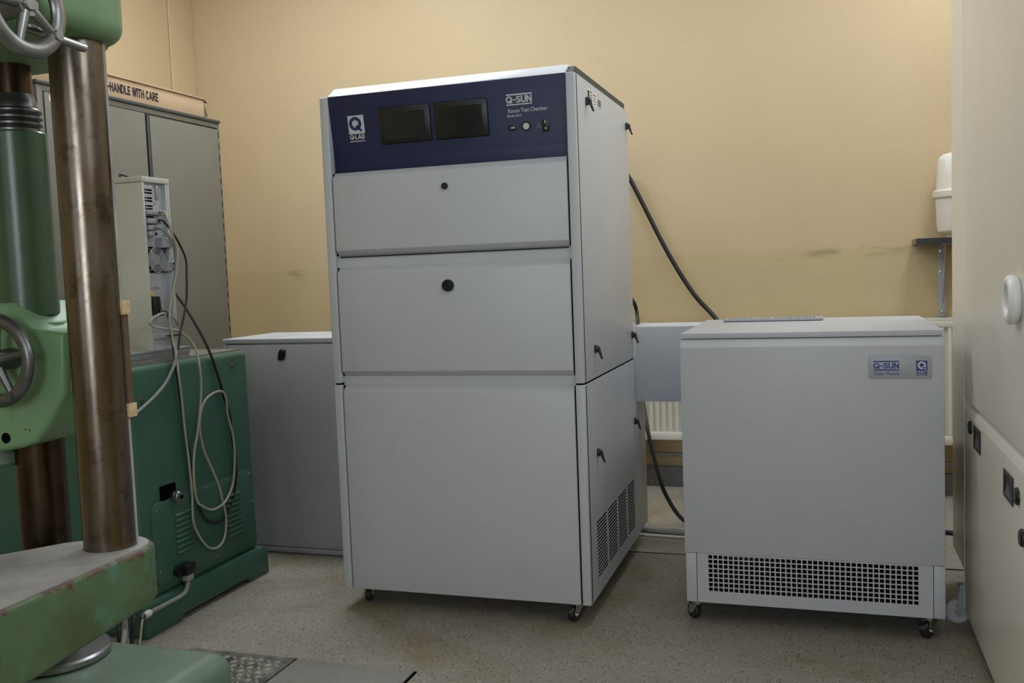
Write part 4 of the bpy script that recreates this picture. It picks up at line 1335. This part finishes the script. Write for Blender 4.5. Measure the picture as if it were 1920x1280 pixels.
for (y, z) in ((3.345, 0.716), (2.566, 0.677), (2.505, 0.590)):
    put('knob', lathe([(0.022, 0), (0.022, -0.005), (0.017, -0.009), (0, -0.010)], (0.450, y, z), 'x', 28), M['black'], ldr)
# grey transport castor at the near corner
WC = (0.428, 3.52, 0.043)
wl = lathe([(0.012, -0.013), (0.034, -0.013), (0.041, -0.008), (0.043, 0), (0.041, 0.008), (0.034, 0.013), (0.012, 0.013)], WC, 'y', 36)
cb_ = bmesh.new()
for sy_ in (-1, 1):
    yy = 3.52 + sy_ * 0.0165
    prism([(0.436, 0.128), (0.474, 0.128), (0.474, 0.090), (0.446, 0.034), (0.428, 0.026), (0.418, 0.042)], 'y', yy - 0.0015, yy + 0.0015, bm=cb_)
box(0.432, 0.476, 3.500, 3.540, 0.126, 0.141, 0.001, 1, cb_)
cst = put('caster', cb_, M['grey_plastic'], rc, 'grey plastic transport caster')
put('wheel', wl, M['caster_grey'], cst)
put('axle', cyl((0.428, 3.498, 0.043), (0.428, 3.542, 0.043), 0.009, n=14), M['zinc'], cst)
for y in (1.95,):
    put('caster', box(0.5, 0.56, y - 0.03, y + 0.03, 0.0, 0.06, 0.01), M['grey_plastic'], rc)
for y in (1.95, 3.40):
    put('caster', box(0.96, 1.02, y - 0.03, y + 0.03, 0.0, 0.06, 0.01), M['grey_plastic'], rc)

# ================================================================== radiator, pipe, shelf, tank
ra = root('radiator', (-0.2, 5.36, 0.29), 'white ribbed panel radiator below the paint line on the far wall', 'radiator')
RX0, RX1 = -1.30, 1.00
rp = []
pitch = 0.036
nfl = int((RX1 - RX0 - 0.06) / pitch)
rp.append((RX0, 5.318))
for i in range(nfl):
    x = RX0 + 0.03 + i * pitch
    rp += [(x, 5.318), (x + 0.006, 5.304), (x + 0.020, 5.304), (x + 0.026, 5.318)]
rp += [(RX1, 5.318), (RX1, 5.332), (RX0, 5.332)]
put('front_panel', prism(rp, 'z', 0.335, 0.905), M['radiator'], ra, angle=25)
put('header', box(RX0, RX1, 5.302, 5.334, 0.292, 0.337, 0.004), M['radiator'], ra)
put('header', box(RX0, RX1, 5.302, 5.334, 0.903, 0.940, 0.004), M['radiator'], ra)
put('rear_panel', box(RX0, RX1, 5.385, 5.40, 0.30, 0.935, 0.003), M['radiator'], ra)
gr = [(RX0 + 0.02 + i * 0.018, RX0 + 0.02 + i * 0.018 + 0.012, 5.312, 5.392) for i in range(int((RX1 - RX0 - 0.04) / 0.018))]
put('top_grille', sheet_with_holes(RX0, RX1, 5.302, 5.402, gr, lambda u, v, t: (u, v, t), 0.940, 0.950), M['radiator'], ra, angle=30)
put('grille_backing', box(RX0 + 0.01, RX1 - 0.01, 5.336, 5.384, 0.915, 0.9395), M['void'], ra)
for x in (RX0 - 0.004, RX1):
    put('end_cover', box(x, x + 0.004, 5.302, 5.402, 0.30, 0.95, 0.001), M['radiator'], ra)
for x in (-1.0, 0.7):
    put('wall_bracket', box(x - 0.02, x + 0.02, 5.40, YB - 0.001, 0.45, 0.85), M['radiator'], ra)
tag(put('heating_pipe', tube([(XL + 0.06, 5.405, 0.21), (-1.2, 5.405, 0.195), (0.6, 5.405, 0.175), (XR - 0.02, 5.405, 0.16)], 0.013, 12, 3), M['pipe']), 'grey heating pipe running along the wall below the radiator', 'pipe')

sh = root('wall_shelf', (0.68, 5.36, 1.33), 'small dark-edged wall shelf on a grey bracket', 'shelf')
put('board', box(0.452, 0.95, 5.245, YB, 1.3325, 1.3615, 0.001), M['shelf_wood'], sh)
put('front_edging', box(0.453, 0.95, 5.240, 5.2455, 1.332, 1.362), M['shelf_edge'], sh)
br = put('bracket', box(0.578, 0.616, 5.446, YB, 0.950, 1.332, 0.002), M['bracket'], sh)
put('bracket_arm', box(0.580, 0.614, 5.270, 5.447, 1.327, 1.332), M['bracket'], br)
put('gusset', prism([(5.447, 1.327), (5.447, 1.03), (5.440, 1.03), (5.30, 1.327)], 'x', 0.5955, 0.5985), M['bracket'], br)
for z in (1.296, 1.186, 0.977):
    put('screw', lathe([(0.008, 0), (0.007, -0.004), (0, -0.005)], (0.588 if z > 1 else 0.597, 5.4465, z), 'y', 12), M['zinc'], br)
tk = root('water_tank', (0.655, 5.33, 1.3615), 'white rounded plastic tank standing on the wall shelf', 'tank')
TKC = (0.655, 5.33, 0)
put('lower_shell', lathe([(0.045, 1.378), (0.078, 1.382), (0.092, 1.395), (0.097, 1.42), (0.103, 1.565)], TKC, 'z', 40), M['cream_plastic'], tk)
put('middle_band', lathe([(0.103, 1.562), (0.113, 1.565), (0.115, 1.572), (0.115, 1.596), (0.110, 1.601), (0.101, 1.603)], TKC, 'z', 40), M['cream_plastic'], tk)
put('upper_shell', lathe([(0.101, 1.600), (0.099, 1.65), (0.093, 1.745), (0.085, 1.768), (0.065, 1.783), (0.03, 1.790), (0, 1.791)], TKC, 'z', 40), M['cream_plastic'], tk)
put('foot', cyl((0.655, 5.33, 1.3616), (0.655, 5.33, 1.385), 0.055, n=28), M['cream_plastic'], tk)

# ================================================================== cables and hose behind the machines
tag(put('power_cable', tube([(-1.02, 4.142, 1.80), (-1.05, 4.5, 1.85), (-1.07, 5.0, 1.86), (-1.075, 5.36, 1.84), (-1.023, 5.40, 1.749), (-0.836, 5.40, 1.357), (-0.693, 5.40, 1.112), (-0.563, 5.39, 0.958), (-0.46, 5.26, 0.80), (-0.36, 4.8, 0.60), (-0.30, 4.3, 0.50), (-0.28, 4.157, 0.48)], 0.0125, 12, 6), M['black_cable']),
    'thick black cable slanting across the wall behind the chiller', 'cable')
tag(put('power_cable', tube([(-1.0, 4.40, 1.10), (-1.0, 4.9, 1.14), (-0.985, 5.12, 1.09), (-0.968, 5.15, 1.0), (-0.93, 4.95, 0.78), (-0.850, 4.68, 0.50), (-0.788, 4.60, 0.275), (-0.744, 4.60, 0.143), (-0.663, 4.58, 0.034), (-0.55, 4.55, 0.011), (-0.3, 4.40, 0.011), (-0.2, 4.2, 0.06)], 0.0105, 10, 6), M['black_cable']),
    'black cable curving down to the floor between chamber and chiller', 'cable')
tag(put('drain_hose', tube([(-1.3, 4.62, 0.016), (-1.0, 4.52, 0.016), (-0.856, 4.468, 0.016), (-0.64, 4.423, 0.016), (-0.3, 4.40, 0.04), (-0.1, 4.30, 0.10)], 0.015, 10, 5), M['grey_plastic']),
    'pale grey hose on the floor between chamber and chiller', 'hose')
tag(put('drain_line', tube([(-1.3, 4.45, 0.007), (-1.0, 4.40, 0.007), (-0.64, 4.375, 0.007), (-0.3, 4.34, 0.012)], 0.006, 8, 5), M['white_plastic']),
    'thin white line on the floor in front of the grey hose', 'hose')
tag(put('power_cable', tube([(0.30, 4.30, 0.011), (0.42, 4.6, 0.011), (0.53, 4.655, 0.011), (0.60, 4.60, 0.011), (0.75, 4.5, 0.012)], 0.0105, 10, 5), M['black_cable']),
    'black floor cable emerging between chiller and cream cabinet', 'cable')
